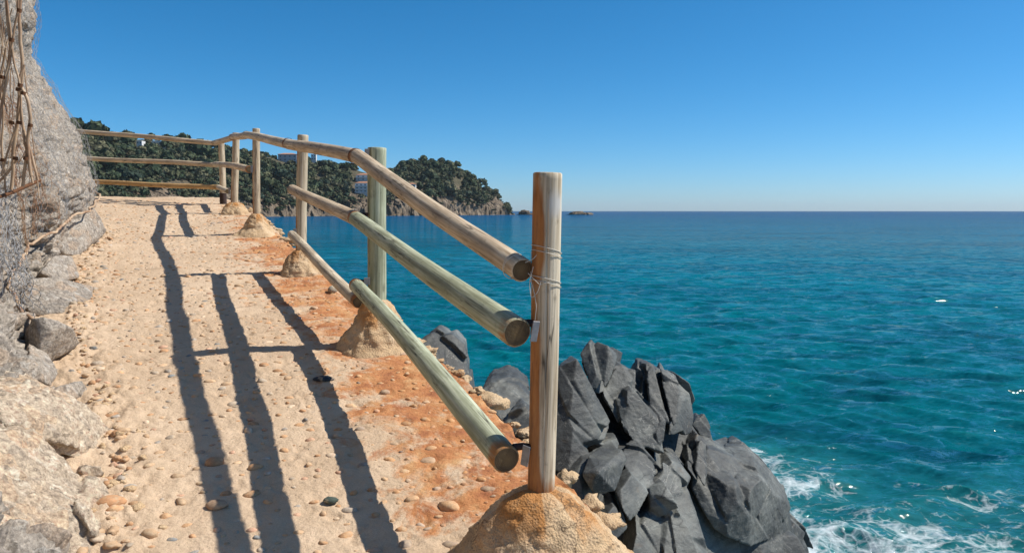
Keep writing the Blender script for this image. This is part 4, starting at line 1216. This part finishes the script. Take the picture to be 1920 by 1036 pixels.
# ------------------------------------------------------------------ the wooded headland across the bay
SK_PX = [0, 100, 150, 175, 200, 300, 400, 450, 500, 560, 600, 640, 690, 720, 740, 760, 800, 840, 870, 890, 905, 930, 945, 957, 966]
SK_PY = [232, 238, 241, 247, 250, 260, 272, 281, 288, 292, 302, 308, 318, 322, 318, 306, 300, 302, 318, 330, 348, 356, 376, 392, 398]
SH_PX = [0, 150, 300, 450, 600, 750, 900, 970]
SH_D = [380, 430, 500, 590, 690, 740, 860, 930]
def hill_point(px, t):
    """t: 0 at the shore, 1 on the ridge, beyond 1 the far side"""
    px = np.asarray(px, float); t = np.asarray(t, float)
    D = np.interp(px, SH_PX, SH_D)
    run = np.interp(px, [0, 600, 720, 800, 900, 966], [150, 120, 90, 90, 55, 10])
    d = D + run * t
    sky_y = np.interp(px, SK_PX, SK_PY)
    H = (395 - sky_y) / F * (D + run) + CAM_Z - 4.0
    H = np.maximum(H, 1.0)
    cliffh = np.minimum(np.interp(px, [0, 500, 600, 740, 850, 960], [4, 4, 7, 11, 11, 6]), H * 0.6)
    up = cliffh * sm(0.0, 0.07, t) + (H - cliffh) * np.clip((t - 0.05) / 0.95, 0, 1) ** 0.85
    zz = np.where(t <= 1, up, H * (1 - 0.5 * np.clip(t - 1, 0, 1) ** 1.2))
    x = (px - 960) / (F * CP) * d
    return np.stack([x, d + 0 * px, zz], -1)
def hill_z_noise(P):
    f = P.reshape(-1, 3)
    n = 3.2 * fbm(f / 30.0, 4, 301) + 3.4 * facet(f / 11.0, 1.0, 303, 0.9, 1.2, 0.5) * sm(30, 8, f[:, 2])
    return n.reshape(P.shape[:-1])
def mat_hill():
    m = Mat('headland_rock', 0.95, 0.1)
    p = m.pos()
    a = m.ramp(m.noise(p, 0.12, 6, 0.7), [(0.32, (0.11, 0.085, 0.06)), (0.5, (0.24, 0.185, 0.13)), (0.68, (0.38, 0.30, 0.22))])
    a = m.mix(m.ramp(m.noise(m.pos(scale=(1, 1, 0.35)), 0.35, 5, 0.7), [(0.45, 0), (0.6, 0.8)]), a, (0.09, 0.07, 0.055))
    z = m.n('ShaderNodeSeparateXYZ'); m.l(p, z.inputs[0])
    a = m.mix(m.ramp(m.math('DIVIDE', z.outputs[2], 40.0), [(0.45, 0), (0.9, 0.7)]), a, (0.085, 0.085, 0.05))
    n = m.bump(m.noise(m.pos(scale=(1, 1, 0.4)), 0.4, 6, 0.7), 1.0, 3.0)
    return m.done(a, n)
def headland():
    px = np.concatenate([np.arange(-700, -20, 8.0), np.arange(-20, 967, 1.6)]); t = np.concatenate([np.linspace(-0.04, 0.12, 26), np.linspace(0.13, 1.0, 70), np.linspace(1.05, 2.0, 12)])
    A, T = np.meshgrid(px, t, indexing='ij')
    P = hill_point(A, T)
    nz = hill_z_noise(P)
    edge = sm(-0.04, 0.04, T)
    P[..., 2] += nz * edge
    P[..., 1] += 7.0 * (1 - 2 * np.abs(fbm(P.reshape(-1, 3) / np.array([9.0, 9, 20]), 4, 305))).reshape(A.shape) * sm(0.6, 0.1, T)
    P[..., 2] = np.where(T < 0, -2.0, P[..., 2])
    o = mesh_obj('headland', P.reshape(-1, 3), grid_faces(len(px), len(t)), mat_hill())
    tag(o, 'rocky headland across the bay', kind='structure')
headland()
HOUSES = [] # pixel boxes kept free of trees in front
def clear(px, py):
    for x0, x1, y0, y1 in ((520, 560, 279, 303), (584, 594, 285, 302), (660, 694, 320, 363), (254, 269, 262, 273), (283, 307, 264, 274), (362, 376, 274, 282), (764, 782, 340, 352)):
        if x0 - 4 < px < x1 + 4 and y0 < py < y1 + 11: return True
    return False
def to_px(p):
    x, y, z = p[0], p[1], p[2] - CAM_Z
    f = y * CP - z * SP; u = y * SP + z * CP
    return 960 + F * x / f, 518 - F * u / f
BARE = [(270, 300, 10, 6), (430, 375, 24, 12), (560, 360, 10, 10), (295, 372, 22, 14), (318, 350, 14, 8), (250, 300, 14, 7), (340, 345, 20, 8), (470, 395, 30, 10), (860, 345, 12, 12), (905, 350, 5, 10), (600, 335, 8, 8), (760, 385, 40, 14), (830, 376, 22, 10), (930, 385, 22, 12), (700, 383, 30, 12), (610, 392, 40, 7), (500, 300, 18, 4)]
def forest():
    r_ = np.random.default_rng(12)
    N = 10500
    px = r_.uniform(60, 962, N); px[:900] = r_.uniform(-700, 60, 900); t = r_.uniform(0.03, 1.35, N) ** 0.9
    P = hill_point(px, t)
    P[:, 2] += hill_z_noise(P)
    vs, fs, cs, k0 = [], [], [], 0
    pal = np.array([(0.045, 0.065, 0.034), (0.060, 0.080, 0.042), (0.078, 0.092, 0.046), (0.10, 0.105, 0.055), (0.042, 0.062, 0.042), (0.12, 0.115, 0.065)])
    for i in range(N):
        p = P[i]
        qx, qy = to_px(p)
        if clear(qx, qy): continue
        rk = min(1, p[2] / 14.0)
        lim = np.interp(qx, [0, 560, 640, 740, 850, 940, 960], [2, 3, 4, 7, 7, 4, 2]) * (0.9 + 1.1 * vnoise(np.array([[qx * 0.05, 3.3, 0.5]]), 4)[0])
        if p[2] < lim and r_.random() > 0.05: continue
        if p[2] < lim * 1.8 and r_.random() > 0.6: continue
        bare = max(math.exp(-((qx - a) / c / 1.25) ** 2 - ((qy - b) / d_ / 1.25) ** 2) for a, b, c, d_ in BARE)
        if r_.random() < bare * 1.25: continue
        small = r_.random() < 0.25
        R0 = r_.uniform(1.2, 2.2) if small else 2.3 * r_.lognormal(0, 0.38)
        asp = r_.uniform(0.55, 1.0)
        c = p + np.array([0, 0, R0 * (0.5 if small else r_.uniform(0.7, 1.3))])
        n = 36 if small else 80
        dirs = r_.normal(size=(n, 3)); dirs /= np.linalg.norm(dirs, axis=1, keepdims=True)
        dirs[:, 2] = np.abs(dirs[:, 2]) * 1.1 - 0.35
        lump = 1 + 0.28 * vnoise(dirs * 1.9 + i, 7)
        ctr = c + dirs * lump[:, None] * R0 * np.array([1, 1, asp]) * r_.uniform(0.72, 1.0, (n, 1))
        nrm = dirs + 0.35 * r_.normal(size=(n, 3)); nrm /= np.linalg.norm(nrm, axis=1, keepdims=True)
        b1 = np.cross(nrm, r_.normal(size=(n, 3))); b1 /= np.linalg.norm(b1, axis=1, keepdims=True); b2 = np.cross(nrm, b1)
        s = R0 * r_.uniform(0.20, 0.34, (n, 1))
        q = np.stack([ctr - b1 * s - b2 * s * .6, ctr + b1 * s - b2 * s * .6, ctr + b1 * s * .7 + b2 * s, ctr - b1 * s * .5 + b2 * s], 1)
        vs.append(q.reshape(-1, 3))
        fs.append(k0 + np.arange(n * 4).reshape(n, 4)); k0 += n * 4
        col = pal[r_.integers(0, 6)] * r_.uniform(0.75, 1.25)
        cs.append(np.repeat(col[None] * r_.uniform(0.8, 1.2, (n, 1)), 4, 0))
    m = Mat('pine_foliage', 0.8, 0.15)
    m.done(m.attr('tone', 'Color'))
    o = mesh_obj('forest', np.concatenate(vs), np.concatenate(fs), m.m, False, cols={'tone': np.concatenate(cs)})
    tag(o, 'dense dark pine woodland covering the headland', 'woodland', kind='stuff')
forest()

# ------------------------------------------------------------------ houses on the headland
HM = {
    'wall': mat_simple('white_render', (0.62, 0.61, 0.59), 0.9, 0, 0.1, 0.5), 'grey': mat_simple('grey_render', (0.36, 0.36, 0.37), 0.9, 0, 0.15, 0.5),
    'roof': mat_simple('terracotta_tiles', (0.42, 0.20, 0.12), 0.9, 0, 0.35, 1.5), 'glass': mat_simple('window_glass', (0.10, 0.11, 0.12), 0.15, 0, 0.1, 1),
    'slab': mat_simple('terrace_concrete', (0.48, 0.45, 0.41), 0.9, 0, 0.15, 0.5),
}
def hill_hit(px, py):
    ts = np.linspace(0.05, 1.05, 300)
    P = hill_point(np.full(300, px), ts)
    for p in P:
        if to_px(p)[1] <= py: return p
    return P[-1]
def house(label, px, py_base, w_px, storeys, wall, roof=True, rz=0.0, depth=9.0, lift=0.0, hgt=3.0, balcony=False, cols=None):
    p = hill_hit(px, py_base)
    d = p[1] - 3
    b = W(px, py_base, d)
    w = w_px / F * d
    root = empty('villa', tuple(b)); root.rotation_euler[2] = rz
    tag(root, label, 'house')
    H = storeys * hgt
    a = Acc(); a.add(*box_arrays((0, depth / 2, H / 2 - 2.5), (w, depth, H + 5)))
    a.build('wall', HM[wall], root, False)
    if roof:
        v, f = box_arrays((0, depth / 2, H + 0.15), (w + 1.0, depth + 1.0, 0.3)); a = Acc(); a.add(v, f)
        rh = 1.5
        hw, hd = (w + 0.8) / 2, (depth + 0.8) / 2
        ridge = max(0.5, hw - hd)
        rv = np.array([[-hw, depth / 2 - hd, H + .3], [hw, depth / 2 - hd, H + .3], [hw, depth / 2 + hd, H + .3], [-hw, depth / 2 + hd, H + .3], [-ridge, depth / 2, H + .3 + rh], [ridge, depth / 2, H + .3 + rh]])
        a.add(rv, [np.array([[0, 1, 5, 4], [2, 3, 4, 5]]), np.array([[1, 2, 5], [3, 0, 4]])])
        a.build('roof', HM['roof'], root, False)
    n = cols or max(2, int(w / 4.5))
    for s_ in range(storeys):
        for k in range(n):
            x = -w / 2 + (k + 0.5) * w / n
            a = Acc(); a.add(*box_arrays((x, -0.01, s_ * hgt + 1.5), (min(1.6, w / n * 0.5), 0.12, 1.3)))
            a.build('window', HM['glass'], root, False)
        if balcony:
            a = Acc(); a.add(*box_arrays((0, -0.8, s_ * hgt + 0.1), (w + 0.6, 1.7, 0.25))); a.add(*box_arrays((0, -1.6, s_ * hgt + 0.55), (w + 0.6, 0.12, 0.7)))
            a.build('balcony', HM['wall'], root, False)
    return root
house('large grey villa with red tiled roof on the ridge left of the third post', 539, 302, 34, 2, 'grey', True, 0.1, 10, hgt=3.3)
house('narrow white house on the ridge just right of the third post', 588, 300, 9, 2, 'wall', False, 0.1, 6)
house('upper white villa with stacked curved balconies beside the green post', 681, 339, 26, 2, 'wall', True, 0.0, 9, hgt=3.0, balcony=True)
house('lower pale apartment block with terrace rows beside the green post', 681, 361, 30, 3, 'wall', True, 0.0, 8, hgt=3.1, balcony=True, cols=4)
house('small white house highest on the left ridge under the far top rail', 261, 271, 10, 1, 'wall', False, 0, 6)
house('long white house on the left ridge under the far top rail', 295, 272, 21, 1, 'wall', False, 0, 6)
house('small pale house on the left ridge nearest the far corner post', 368, 281, 11, 1, 'wall', True, 0, 5)
house('tiny house with orange roof among trees above the rocky shore', 772, 351, 14, 1, 'wall', True, 0, 6)

# islets off the point
hillmat = bpy.data.materials['headland_rock']
def islet(px, py, w, h_, d, seed, label):
    c = W(px, py, d); c[2] = 0
    a = Acc()
    v = v3 * np.array([w / F * d / 2, 7.0, h_ / F * d])
    v = v * (1 + 0.55 * facet(v3 * 2.2, 1.0, seed, 0.6, 0.8, 0.2) + 0.25 * fbm(v3 * 3, 3, seed))[:, None]
    a.add(v, f3)
    o = a.build('islet', hillmat); o.location = tuple(c)
    return tag(o, label, 'rock')
islet(983, 400, 22, 9, 930, 1, 'dark pointed islet just off the tip of the headland')
islet(1000, 401, 60, 3, 940, 4, 'long low reef between the headland and the nearest post')
islet(1084, 401, 34, 6, 950, 2, 'reddish low islet on the horizon right of the nearest post')
islet(1104, 401, 16, 4.5, 955, 3, 'smallest dark islet furthest right on the horizon')

# ------------------------------------------------------------------ the air over the bay
def haze():
    v, f = box_arrays((0, 4400, 40), (19000, 10000, 90))
    m = bpy.data.materials.new('sea_air'); m.use_nodes = True
    nt = m.node_tree; nt.nodes.clear()
    out = nt.nodes.new('ShaderNodeOutputMaterial'); pv = nt.nodes.new('ShaderNodeVolumePrincipled')
    pv.inputs['Color'].default_value = (0.85, 0.93, 1.0, 1); pv.inputs['Density'].default_value = 0.00004
    nt.links.new(pv.outputs[0], out.inputs['Volume'])
    o = mesh_obj('haze', v, f, m, False)
    tag(o, 'thin blue sea haze over the bay', 'haze', kind='stuff')
haze()
